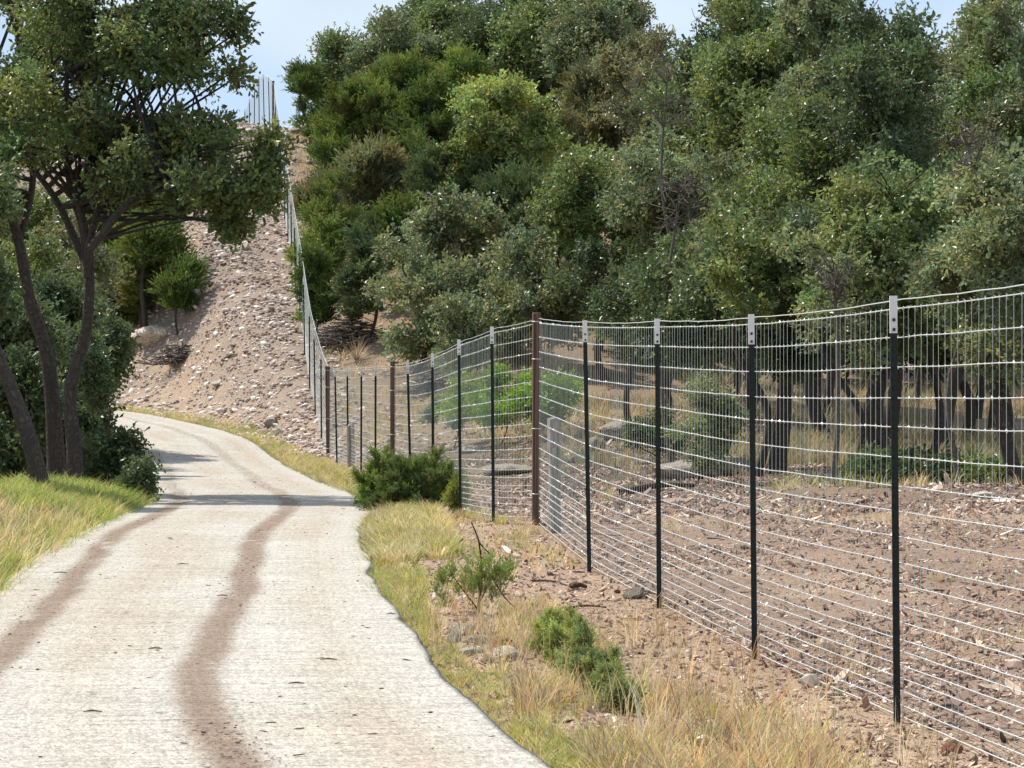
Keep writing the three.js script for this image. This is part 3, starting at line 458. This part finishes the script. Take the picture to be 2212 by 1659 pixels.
tree(2170, 1035, 180, 110, 58, 'oak', GREEN.mid, 'low leafy shrub beside the yucca at the clearing edge', null, { name: 'shrub', category: 'shrub', r: 0.02, density: 2.0, leaf: 0.8, n: 20, rz: 1.0, blob: 1.4 });
tree(1420, 930, 160, 80, 74, 'oak', GREEN.dark, 'dark low shrub above the flat boulder', null, { name: 'shrub', category: 'shrub', r: 0.02, density: 1.3, leaf: 0.75, n: 9 });
// straggly bushes: arms that radiate from the root and carry sprays along their length
function armBush(name, label, px, d, w, h, arms, tint, leaf, group) {
  const X = (px - CX) / F * d, gy = groundH(X, d), R = rngOf(px * 7 + arms), root = new THREE.Group(), woods = [], lv = [], s = S(d), W = w / 2 / s, H = h / s;
  root.name = numbered(name); root.position.set(X, gy, -d); tag(root, label, 'bush', group);
  for (let k = 0; k < arms; k++) {
    const a = R() * 6.283, out = Math.sqrt(R()), e = new THREE.Vector3(Math.cos(a) * W * out, H * (0.25 + 0.75 * R()) * (1.05 - 0.55 * out), Math.sin(a) * W * out * 0.7), o = new THREE.Vector3((R() - 0.5) * W * 0.7, 0, (R() - 0.5) * W * 0.5);
    const pts = curvePts([o, o.clone().lerp(e, 0.5).add(new THREE.Vector3((R() - 0.5) * 0.1, H * 0.12, (R() - 0.5) * 0.1)), e.clone().add(o.clone().multiplyScalar(0.4))], 7), L = pts[0].distanceTo(pts[7]), r0 = 0.004 + 0.012 * L, n = Math.max(4, Math.round(L / (0.075 * leaf)));
    woods.push(tube(pts, (t) => r0 * (1 - 0.8 * t), 5));
    const up = new THREE.Vector3().subVectors(pts[7], pts[3]).normalize(), sh = 0.75 + R() * 0.5;
    for (let q = 0; q < n; q++) { const t = 0.2 + 0.85 * q / n, p = pts[Math.min(7, Math.floor(t * 7))].clone().lerp(pts[Math.min(7, Math.floor(t * 7) + 1)], t * 7 % 1), dir = up.clone().add(new THREE.Vector3((R() - 0.5) * 1.5, R() * 0.5, (R() - 0.5) * 1.5)).normalize(); lv.push({ p, q: new THREE.Quaternion().setFromUnitVectors(new THREE.Vector3(0, 1, 0), dir).multiply(quat(0, R() * 6.28, 0)), s: leaf * (0.6 + R() * 0.6) * (1.1 - 0.5 * q / n), c: tone(R, tint.map((v) => v * sh), 0.3, 0.18) }); }
  }
  part('stems', mergeGeometries(woods), M.stick, root); instanced('sprays', CEDAR[arms % 3], M.cedar, lv, root); scene.add(root);
}
armBush('cedar_bush', 'straggly cedar seedling leaning over the road verge', 825, 50.5, 110, 170, 34, [0.18, 0.245, 0.045], 0.56);
armBush('cedar_bush', 'wide sprawling olive-green cedar bush at the roadside grass', 905, 50, 200, 165, 70, [0.15, 0.20, 0.05], 0.58);
armBush('cedar_bush', 'small yellowish shoot at the end of the sprawling cedar bush', 985, 49, 60, 105, 18, [0.26, 0.30, 0.06], 0.42);
[[1190, 23.9, 80, 70, 16], [1222, 24.4, 60, 65, 12], [1215, 22.8, 70, 90, 16], [1250, 22, 80, 95, 18], [1285, 21, 90, 95, 18], [1318, 20.2, 80, 85, 16], [1345, 19.7, 60, 60, 12]].forEach(([x, d, w, h, n], i) => armBush('juniper_sprig', 'straggly green juniper sprig in the stony roadside verge', x, d, w * 1.15, h * 1.55, Math.round(n * 1.4), i < 3 ? [0.35, 0.41, 0.11] : [0.27, 0.325, 0.11], 0.28, 'juniper sprigs in the verge'));

// ------------------------------------------------------------------ rocks
function rockGeo(seed, detail = 2, flat = 0.6) {
  const g = new THREE.IcosahedronGeometry(1, detail), a = g.attributes.position, R = rngOf(seed), o = R() * 50, cuts = [];
  for (let k = 0; k < 7; k++) cuts.push([new THREE.Vector3(R() * 2 - 1, R() * 2 - 1, R() * 2 - 1).normalize(), 0.55 + R() * 0.3]);
  const v = new THREE.Vector3();
  for (let i = 0; i < a.count; i++) { v.fromBufferAttribute(a, i); for (const [n, q] of cuts) { const e = v.dot(n) - q; if (e > 0) v.addScaledVector(n, -e); } v.multiplyScalar(0.92 + 0.16 * noise(v.x * 3 + o + 9, v.y * 3 + v.z * 2 + 9, seed)); a.setXYZ(i, v.x, v.y * flat, v.z); }
  const uv = []; for (let i = 0; i < a.count; i++) uv.push(a.getX(i) * 0.7 + a.getY(i) * 0.3, a.getZ(i) * 0.7 + a.getY(i) * 0.4); g.setAttribute('uv', new THREE.Float32BufferAttribute(uv, 2)); g.computeVertexNormals(); return g;
}
const ROCKS = [1, 2, 3, 4].map((k) => rockGeo(900 + k, 2, 0.6)), PEB = [5, 6, 7].map((k) => rockGeo(900 + k, 0, 0.6)), BOULD = [8, 9].map((k) => rockGeo(900 + k, 4, 0.55));
function rock(px, py, w, h, label, mat, group, name = 'stone', big) {
  const { X, d } = onGround(px, py), s = S(d), R = rngOf(px * 13 + py), g = (big ? BOULD[(px | 0) % 2] : ROCKS[(px + py | 0) % 4]);
  const m = new THREE.Mesh(g, mat); m.name = numbered(name); const rx = w / 2 / s, ry = h / 2 / s / 0.6; m.scale.set(rx, ry, rx * (0.7 + R() * 0.4)); m.position.set(X, groundH(X, d) + ry * 0.6 * 0.45, -d); m.rotation.y = R() * 0.8 - 0.4; tag(m, label, name === 'stone' ? 'stone' : 'boulder', group); add(m); return m;
}
rock(1000, 1371, 70, 38, 'large pale block of limestone on the sandy verge', M.rock);
rock(983, 1388, 40, 30, 'small cream stone leaning by the pale limestone block', M.rock);
rock(1032, 1390, 54, 28, 'tan flat-topped stone just below the pale limestone block', M.rock);
rock(1086, 1395, 44, 32, 'reddish brown stone in the sandy verge', M.redrock);
rock(1092, 1420, 92, 36, 'long white pitted stone beside the reddish stone', M.rock);
rock(1022, 1411, 56, 22, 'yellowish flat stone below the stacked pale stones', M.rock);
rock(1062, 1431, 50, 18, 'grey flat stone sunk in verge grass', M.greyrock);
rock(587, 920, 36, 22, 'dark brown stone at the foot of the cleared slope', M.greyrock);
rock(572, 938, 30, 18, 'pale stone beside the dark stone at the slope foot', M.rock);
rock(598, 940, 30, 22, 'white broken stone below the dark stone at slope foot', M.rock);
rock(335, 735, 110, 46, 'large pale boulder under the left hand cedars', M.rock, null, 'boulder', true);
rock(420, 648, 60, 34, 'pale ledge of rock beside the left cedars', M.rock, null, 'boulder', true);
rock(472, 832, 34, 18, 'pale angular stone on the cleared slope above the tyre marks', M.rock);
rock(532, 540, 26, 22, 'rounded pale boulder high on the cleared slope', M.rock);
rock(1490, 1035, 190, 60, 'long flat grey boulder behind the fence in tree shade', M.greyrock, null, 'boulder', true);
rock(1570, 1030, 130, 70, 'blocky grey boulder at the end of the long flat boulder', M.greyrock, null, 'boulder', true);
rock(1285, 975, 46, 46, 'upright pale grey boulder beside the dark agave', M.greyrock, null, 'boulder', true);
rock(1340, 950, 120, 60, 'wide grey boulder half hidden behind the wire fence', M.greyrock, null, 'boulder', true);
rock(1095, 1025, 130, 34, 'low dark rock shelf near the rusty corner pipe', M.greyrock, null, 'boulder', true);
rock(1020, 975, 70, 22, 'flat pale rock on the stony ground behind the fence', M.rock);
rock(895, 845, 60, 36, 'grey limestone boulder behind the wire fence by the slope', M.rock, null, 'boulder', true);
rock(700, 815, 50, 26, 'white rock at the fence corner below the slope', M.rock);
rock(2130, 1075, 60, 22, 'pale rock on the berm by the low shrub', M.rock);
rock(3750 * 0.5486, 2965 * 0.5486, 54, 32, 'tan clod of stone beside the fence bottom wire', M.redrock);
rock(1205, 965 + 40, 60, 30, 'grey stone behind the short timber post', M.greyrock);
rock(1255, 1000, 50, 26, 'rough grey stone between timber post and fence', M.greyrock);
rock(1372, 1292, 60, 34, 'earthy clump of stone and roots under the fence', M.greyrock);
rock(680, 352, 40, 18, 'pale slab of rock on the grassy hilltop', M.rock);
rock(640, 320, 50, 14, 'white rock ledge near the top of the slope', M.rock);
rock(655, 285, 60, 22, 'dark rock on the skyline of the slope', M.greyrock);

// loose rubble of the cleared slope
{
  const R = rngOf(321), lists = [[], [], []];
  const put = (X, d, s, c) => lists[(R() * 3) | 0].push({ p: new THREE.Vector3(X, groundH(X, d) + s * 0.15, -d), q: quat((R() - 0.5) * 0.8, R() * 6.28, (R() - 0.5) * 0.8), s: new THREE.Vector3(s * (0.8 + R() * 0.6), s * (0.5 + R() * 0.7), s * (0.8 + R() * 0.4)), c });
  for (let i = 0; i < 120000; i++) {
    const d = 88 + R() * 74, fx = -11 + R() * 14 - (R() < 0.5 ? 2 : 0), X = table(fenceXTab, d) + fx; if (d < foot(X, d) - 3 || road(X, d).o < 0.3) continue;
    if (fx > 1.2 && R() < 0.6) continue;
    const q = R(), v = 0.75 + R() * 0.5, c = q < 0.16 ? col(0.64 * v, 0.58 * v, 0.52 * v) : q < 0.55 ? col(0.48 * v, 0.40 * v, 0.35 * v) : col(0.32 * v, 0.24 * v, 0.20 * v);
    put(X, d, 0.013 + R() ** 5 * (q < 0.16 ? 0.13 : 0.09) * (R() < 0.02 ? 1.8 : 1), c);
  }
  ['slope_rubble', 'slope_rubble_001', 'slope_rubble_002'].forEach((n, k) => tag(instanced(n, PEB[k], M.chip, lists[k]), 'loose limestone rubble scattered over the cleared slope', 'rubble', 'rubble of the slope', 'stuff'));
}
// wood chips, stones and clods of the clearing and the verge
{
  const R = rngOf(654), lists = [[], []];
  const chip = (() => { const g = new THREE.CylinderGeometry(1, 0.9, 0.35, 5, 1); return g; })();
  for (let i = 0; i < 210000; i++) {
    const d = 14 + R() ** 1.25 * 78, hw = 0.15 * d + 0.8, X = -0.6 - 0.06 * d + R() * (hw + 0.6 + 0.06 * d), r = road(X, d).o; if (r < 0.1) continue;
    const fx = X - table(fenceXTab, d), patch = fbm(X * 0.9, d * 0.5, 205, 3); if (fx < -0.1 ? R() < 0.42 : R() > 0.24 + 1.5 * sstep(0.3, 0.62, patch)) continue;
    const q = R(), v = 0.7 + R() * 0.6; let c = q < 0.1 ? col(0.62 * v, 0.54 * v, 0.45 * v) : q < 0.4 ? col(0.54 * v, 0.40 * v, 0.29 * v) : q < 0.85 ? col(0.34 * v, 0.23 * v, 0.18 * v) : col(0.15 * v, 0.10 * v, 0.075 * v);
    const wood = R() < 0.55, s = (0.005 + R() ** 4 * 0.022) * (d > 45 ? 1.6 : 1) * (R() < 0.012 ? 2.6 : 1);
    const e = { p: new THREE.Vector3(X, groundH(X, d) + s * 0.3, -d), q: quat((R() - 0.5) * 1.6, R() * 6.28, (R() - 0.5) * 1.6), s: wood ? new THREE.Vector3(s * 2.4, s * 0.9, s * 0.6) : new THREE.Vector3(s, s * 0.8, s), c };
    lists[wood ? 0 : 1].push(e);
  }
  tag(instanced('wood_chips', chip, M.chip, lists[0]), 'shredded brown wood chips spread over the clearing', 'mulch', null, 'stuff');
  tag(instanced('gravel', PEB[1], M.chip, lists[1]), 'small stones and clods lying in the clearing', 'gravel', null, 'stuff');
}
// crumbs of mud and leaf on the road
{
  const R = rngOf(987), list = [], trackTab = [[0, 1.5], [22, 1.46], [27, 1.36], [32, 1.25], [40, 1.2], [160, 1.3]];
  for (let i = 0; i < 8000; i++) {
    const k = (30 + R() ** 1.3 * 300) | 0, p = RE[k]; let o = -0.1 - R() * (ROADW - 0.2); const near = R(); const tr = near < 0.42 ? table(trackTab, p.d) : 2.88, inTrack = near < 0.75; if (inTrack) o = -tr + (R() + R() + R() - 1.5) * 0.22;
    const X = p.x + p.nx * o, d = p.d + p.nd * o, s = inTrack && R() < 0.9 ? 0.003 + R() ** 3 * 0.009 : 0.0035 + R() ** 7 * 0.015, v = 0.6 + R() * 0.8, long = R() < 0.45;
    list.push({ p: new THREE.Vector3(X, roadH(k) + s * 0.25, -d), q: quat((R() - 0.5) * 0.3, R() * 6.28, (R() - 0.5) * 0.3), s: long ? new THREE.Vector3(s * 2.6, s * 0.45, s * 0.6) : new THREE.Vector3(s, s * 0.6, s), c: inTrack ? col(0.24 * v, 0.16 * v, 0.11 * v) : col(0.12 * v, 0.08 * v, 0.06 * v) });
  }
  tag(instanced('road_crumbs', PEB[0], M.chip, list), 'crumbs of dried mud and leaf scattered on the road', 'debris', null, 'stuff');
}

// ------------------------------------------------------------------ grass
function grassPatch(name, label, geo, n, seed, pick, colours, smin, smax) {
  const R = rngOf(seed), list = [];
  for (let i = 0; i < n; i++) { const e = pick(R); if (!e) continue; const [X, d, k = 1] = e, c = colours[(R() * colours.length) | 0]; list.push({ p: new THREE.Vector3(X, groundH(X, d) - 0.01, -d), q: quat((R() - 0.5) * 0.25, R() * 6.28, (R() - 0.5) * 0.25), s: (smin + R() * (smax - smin)) * k, c: tone(R, c, 0.42, 0.16) }); }
  if (list.length) tag(instanced(name, geo, M.grass, list), label, 'grass', null, 'stuff');
}
const YG = [[0.37, 0.38, 0.08], [0.30, 0.35, 0.07], [0.48, 0.44, 0.15]], STRAW = [[0.60, 0.48, 0.26], [0.52, 0.38, 0.2], [0.66, 0.54, 0.32]], LUSH = [[0.20, 0.30, 0.045], [0.26, 0.34, 0.06], [0.33, 0.37, 0.08]], BROWN = [[0.42, 0.28, 0.16], [0.5, 0.36, 0.2]];
const edge = (R, i0, i1, o0, o1, pw = 1) => { const p = RE[Math.min(420, (i0 + R() * (i1 - i0)) | 0)], o = o0 + R() ** pw * (o1 - o0); return [p.x + p.nx * o, p.d + p.nd * o]; };
const idxAt = (d) => RE.findIndex((p) => p.d >= d);
const I = (d) => idxAt(d);
const vergeW = [[14, 0.8], [18, 0.6], [21, 0.42], [23, 0.27], [29, 0.3], [34, 0.46], [40, 0.62], [56, 0.6]];
grassPatch('verge_grass', 'yellow-green grass fringing the right edge of the road', TUFT[0], 4000, 31, (R) => { const e = edge(R, I(14), I(56), -0.07, 1, 1.3), o = road(e[0], e[1]).o; if (o > table(vergeW, e[1])) return null; return noise(e[0] * 2, e[1] * 0.8, 4) < 0.1 ? null : [...e, (0.5 + 0.5 * noise(e[0], e[1] * 0.5, 6)) * (e[1] < 30 ? 0.72 : 1)]; }, [...YG, YG[2], STRAW[0]], 0.45, 0.8);
grassPatch('verge_grass_001', 'thick grass of the verge bulging beside the cedar bush', TUFT[1], 1100, 32, (R) => edge(R, I(36), I(52), 0.05, 0.95, 1), [...YG, ...STRAW], 0.6, 1.0);
grassPatch('straw_grass', 'dry straw grass between the road and the fence', DRY, 1100, 33, (R) => { const d = 14 + R() * 7.5, X = lerp(table([[14, 0.75], [24, -0.35]], d), table(fenceXTab, d) - 0.75, R() ** 1.7); return noise(X * 2.2, d * 1.1, 14) < 0.42 ? null : [X, d]; }, [...STRAW, ...BROWN, YG[2]], 0.35, 0.72);
grassPatch('straw_grass_001', 'sparse dry grass on the stony strip by the fence', DRY, 1300, 34, (R) => { const d = 20 + R() * 28, X = lerp(RE[I(d)].x + 0.35, table(fenceXTab, d), R() * (d > 34 ? 0.95 : 0.5)); return noise(X * 2.2, d * 0.8, 17) < 0.46 ? null : [X, d]; }, [...STRAW, YG[2], YG[0], BROWN[1]], 0.25, 0.55);
grassPatch('tall_stalks', 'tall thin seeding grass stalks in the verge', STALK, 240, 35, (R) => { const d = 16 + R() * 11, X = lerp(RE[I(d)].x + 0.15, table(fenceXTab, d) - 0.4, R()); return [X, d]; }, [...STRAW, ...BROWN], 0.35, 0.75);
grassPatch('verge_grass_002', 'short green and yellow grass along the far bend of the road', TUFT[0], 2600, 36, (R) => edge(R, I(54), 400, 0.0, 1.0, 1.6), [...YG, ...STRAW], 0.5, 1.0);
grassPatch('left_grass', 'dry golden grass on the left verge', DRY, 2200, 37, (R) => { const e = edge(R, I(26), I(50), -ROADW - 0.02, -ROADW - 4, 1.2); return e; }, [...STRAW, STRAW[0], YG[0], YG[2]], 0.6, 1.1);
grassPatch('left_grass_001', 'lush green grass mound at the foot of the roadside oaks', TUFT[1], 1700, 38, (R) => { const e = edge(R, I(46), I(56), -ROADW - 0.05, -ROADW - 2.3, 1); return e; }, [...LUSH, YG[0], YG[2]], 0.75, 1.35);
grassPatch('left_grass_002', 'yellow-green fringe of grass on the left road edge', TUFT[0], 1100, 39, (R) => edge(R, I(24), I(58), -ROADW + 0.09, -ROADW - 0.5, 1), [...YG, ...LUSH], 0.5, 0.9);
grassPatch('wood_grass', 'tall dry grass standing in the wood behind the clearing', DRY, 5200, 40, (R) => { const d = 66 + R() * 46, X = table(fenceXTab, d) + 3.5 + R() * (0.155 * d - table(fenceXTab, d) - 3); const px = CX + X * F / d; if (px < 1500 && d < 92 && R() < 0.8) return null; return noise(X * 0.5, d * 0.25, 19) < 0.4 ? null : [X, d, d < 72 ? 0.6 : 1]; }, [[0.36, 0.30, 0.18], [0.30, 0.23, 0.14], [0.42, 0.36, 0.2], [0.28, 0.27, 0.11]], 0.8, 1.8);  // blade colours darkened to carry the shade under the trees
grassPatch('slope_grass', 'dry yellow grass on the slope right of the hill fence', DRY, 3600, 41, (R) => { const d = 86 + R() * 72, X = table(fenceXTab, d) + 0.6 + R() * 9; return noise(X * 0.6, d * 0.3, 23) < 0.38 ? null : [X, d]; }, [...STRAW, YG[2], BROWN[0]], 0.6, 1.3);
grassPatch('clearing_grass', 'thin dry weeds growing in the mulched clearing', DRY, 700, 42, (R) => { const d = 20 + R() * 36, X = table(fenceXTab, d) + 0.2 + R() * (0.15 * d - table(fenceXTab, d) + 0.5); return noise(X * 0.8, d * 0.5, 27) < 0.55 ? null : [X, d]; }, [...BROWN, ...STRAW], 0.2, 0.5);
grassPatch('edge_grass', 'grass and weeds where the clearing meets the shade of the wood', DRY, 700, 43, (R) => { const d = 52 + R() * 9, X = 1.5 + R() * 8, px = CX + X * F / d; if (px > 1320 && px < 1660) return null; return noise(X, d * 0.5, 29) < 0.4 ? null : [X, d]; }, [...STRAW, LUSH[2]], 0.5, 1.1);

// bunch grasses, yuccas and agave
function rosette(name, label, px, py, d, n, len, wid, c, cat = 'plant', up = 0.9) {
  const X = (px - CX) / F * d, R = rngOf(px + py), geos = [], root = new THREE.Group(); root.name = numbered(name); root.position.set(X, groundH(X, d), -d); tag(root, label, cat);
  const mat = new THREE.MeshPhysicalMaterial({ color: col(...c), roughness: 0.7, transmission: 0.2, thickness: 0, side: THREE.DoubleSide });
  for (let i = 0; i < n; i++) { const a = R() * 6.283, e = up * (0.35 + R() * 0.65), l = len * (0.6 + R() * 0.4), pos = [], dx = Math.cos(a), dz = Math.sin(a), px2 = -dz, pz2 = dx; for (let k = 0; k <= 3; k++) { const t = k / 3, ww = wid * (1 - t) * 0.5 + 0.001, ox = dx * l * t * Math.cos(e), oy = l * t * Math.sin(e) - 0.12 * l * t * t, oz = dz * l * t * Math.cos(e); pos.push(ox - px2 * ww, oy, oz - pz2 * ww, ox + px2 * ww, oy, oz + pz2 * ww); } const g = bufGeo(pos, [0, 1, 2, 1, 3, 2, 2, 3, 4, 3, 5, 4, 4, 5, 6, 5, 7, 6]); geos.push(g); }
  part('leaves', mergeGeometries(geos), mat, root, 'stuff'); scene.add(root);
}
rosette('yucca', 'spiky green yucca between dark oak trunks', 2105, 975, 72, 46, 0.85, 0.035, [0.12, 0.16, 0.06], 'yucca', 1.3);
rosette('yucca', 'spiky yellow-green yucca beside the steel post in grass', 1745, 1030, 58, 70, 0.62, 0.018, [0.26, 0.27, 0.10], 'yucca', 1.25);
rosette('agave', 'dark spiky agave beside the upright boulder', 1262, 945, 76, 34, 0.5, 0.045, [0.05, 0.075, 0.045], 'agave', 1.0);
rosette('bunch_grass', 'tall brown bunch grass below the dark cedar on the slope', 770, 690, 108, 90, 1.1, 0.02, [0.42, 0.3, 0.17], 'grass', 1.4);
rosette('bunch_grass', 'green tuft of grass alone in the straw at the verge', 1540, 1600, 18.1, 60, 0.2, 0.006, [0.24, 0.3, 0.06], 'grass', 1.3);
rosette('grass_sprout', 'little green sprout growing on the concrete edge', 1030, 1530, 19.55, 12, 0.11, 0.008, [0.26, 0.3, 0.12], 'grass', 1.1);

// ------------------------------------------------------------------ saplings, sticks, brush
{
  const d = 27.8, X = (1032 - CX) / F * d, g = groundH(X, d), R = rngOf(77), root = new THREE.Group(), woods = []; root.name = 'sapling'; root.position.set(X, g, -d); tag(root, 'dark bare-stemmed sapling with green shoots on the sandy verge', 'sapling');
  const q = (x, y, z = 0) => new THREE.Vector3((x - 1032) / S(d), (1328 - y) / S(d), z);
  const stems = [[q(1032, 1332), q(1034, 1300), q(1040, 1240), q(1034, 1170), q(1018, 1130)], [q(1033, 1310), q(1052, 1270, 0.05), q(1062, 1245, 0.08)], [q(1032, 1318), q(1010, 1290, -0.04), q(985, 1255, 0.03), q(970, 1230, 0.02)], [q(1036, 1175), q(1055, 1195), q(1070, 1205)], [q(1062, 1245, 0.08), q(1090, 1290, 0.1), q(1118, 1318, 0.12)]];
  stems.forEach((s, i) => woods.push(tube(curvePts(s, 8), (t) => (i ? 0.007 : 0.014) * (1 - 0.65 * t), 5)));
  part('stem', mergeGeometries(woods), M.stick, root); const lv = [];
  for (let i = 0; i < 60; i++) { const s = i % 3 === 0 ? stems[2] : stems[1], p = s[1].clone().lerp(s[2], R() * 1.2).add(new THREE.Vector3((R() - 0.5) * 0.34, (R() - 0.55) * 0.24, (R() - 0.5) * 0.24)); lv.push({ p, q: quat((R() - 0.5) * 0.5, R() * 6.28, (R() - 0.5) * 0.5), s: 0.22 + R() * 0.14, c: tone(R, [0.22, 0.28, 0.07], 0.3) }); }
  instanced('shoots', CEDAR[0], M.cedar, lv, root); scene.add(root);
}
function stick(pts, r, label, mat = M.stick) {
  const p0 = onGround(pts[0][0], pts[0][1]), R = rngOf(pts[0][0]), g0 = groundH(p0.X, p0.d), w = pts.map(([x, y, up = 0]) => { const g = onGround(x, y); return new THREE.Vector3(g.X - p0.X, groundH(g.X, g.d) + r * 0.7 + up - g0, -g.d + p0.d); });
  const m = new THREE.Mesh(tube(curvePts(w, 10), (t) => r * (1 - 0.5 * t), 6), mat); m.name = numbered('stick'); m.position.set(p0.X, g0, -p0.d); tag(m, label, 'stick'); add(m);
}
stick([[945, 1192, 0.12], [975, 1198, 0.05], [1000, 1194, 0.13]], 0.02, 'reddish brown stick propped in the verge grass', M.rust);
stick([[960, 1204], [985, 1198, 0.03], [1012, 1210]], 0.01, 'thin dead twig under the reddish stick');
stick([[1220, 1317], [1270, 1313, 0.01], [1310, 1314]], 0.012, 'dark bent stick lying on mulch outside the fence');
stick([[1150, 1256], [1190, 1259, 0.01], [1225, 1266]], 0.011, 'dark twig lying near the second timber post shadow');
stick([[1235, 1270], [1250, 1275, 0.03], [1266, 1272]], 0.03, 'short charred branch stub on the mulch');
stick([[1340, 1070], [1420, 1062, 0.06], [1500, 1055]], 0.07, 'dark fallen log in front of the flat boulder');
stick([[2010, 1535], [2050, 1532, 0.02], [2080, 1540]], 0.012, 'pale stick on the mulch by the steel post', M.deadwood);
stick([[480, 780], [500, 772, 0.05], [512, 768]], 0.05, 'pale broken branch at the foot of the left cedars', M.deadwood);
for (const [x, y, l] of [[200, 1585, 40], [130, 1265, 30], [480, 1318, 24], [845, 1360, 20], [640, 1520, 34], [335, 1440, 30], [710, 1465, 36], [395, 1245, 26]]) { const { X, d } = onGround(x, y); const k = road(X, d).i, m = new THREE.Mesh(tube([new THREE.Vector3(-l / 2 / S(d), 0.004, 0), new THREE.Vector3(0, 0.012, 0.02), new THREE.Vector3(l / 2 / S(d), 0.003, -0.01)], (t) => 0.003 + 0.003 * Math.sin(t * 3.14), 5), M.deadwood); m.name = numbered('bark_strip'); m.position.set(X, roadH(k) + 0.008, -d); tag(m, 'strip of dark bark lying on the pale concrete road', 'bark', 'bark strips on the road'); add(m); }
function brush(px, py, w, h, n, label) {
  const { X, d } = onGround(px, py), s = S(d), R = rngOf(px), g = groundH(X, d), root = new THREE.Group(), woods = []; root.name = numbered('brush_pile'); root.position.set(X, g, -d); tag(root, label, 'brush');
  for (let i = 0; i < n; i++) { const a = R() * 6.28, r = R() * w / 2 / s, y = R() * (h / s) * (1 - (r * 2 * s / w) ** 2), l = 0.3 + R() * 0.7, b = R() * 6.28, p = new THREE.Vector3(Math.cos(a) * r, y, Math.sin(a) * r * 0.7), e = new THREE.Vector3(Math.cos(b) * l, (R() - 0.4) * 0.4, Math.sin(b) * l); woods.push(tube([p.clone().sub(e.clone().multiplyScalar(0.5)), p.clone().add(new THREE.Vector3(0, (R() - 0.5) * 0.1, 0)), p.clone().add(e.multiplyScalar(0.5))], () => 0.012 + R() * 0.014, 4)); }
  part('twigs', mergeGeometries(woods), M.deadwood, root, 'stuff'); scene.add(root);
}
brush(760, 745, 170, 55, 260, 'brown heap of dead brush on the slope beside the fence');
brush(930, 850, 110, 40, 120, 'scatter of dead twigs behind the fence near the grey boulder');
brush(390, 785, 150, 40, 160, 'dead branches heaped in the shadow of the left cedars');

renderer.render(scene, camera);
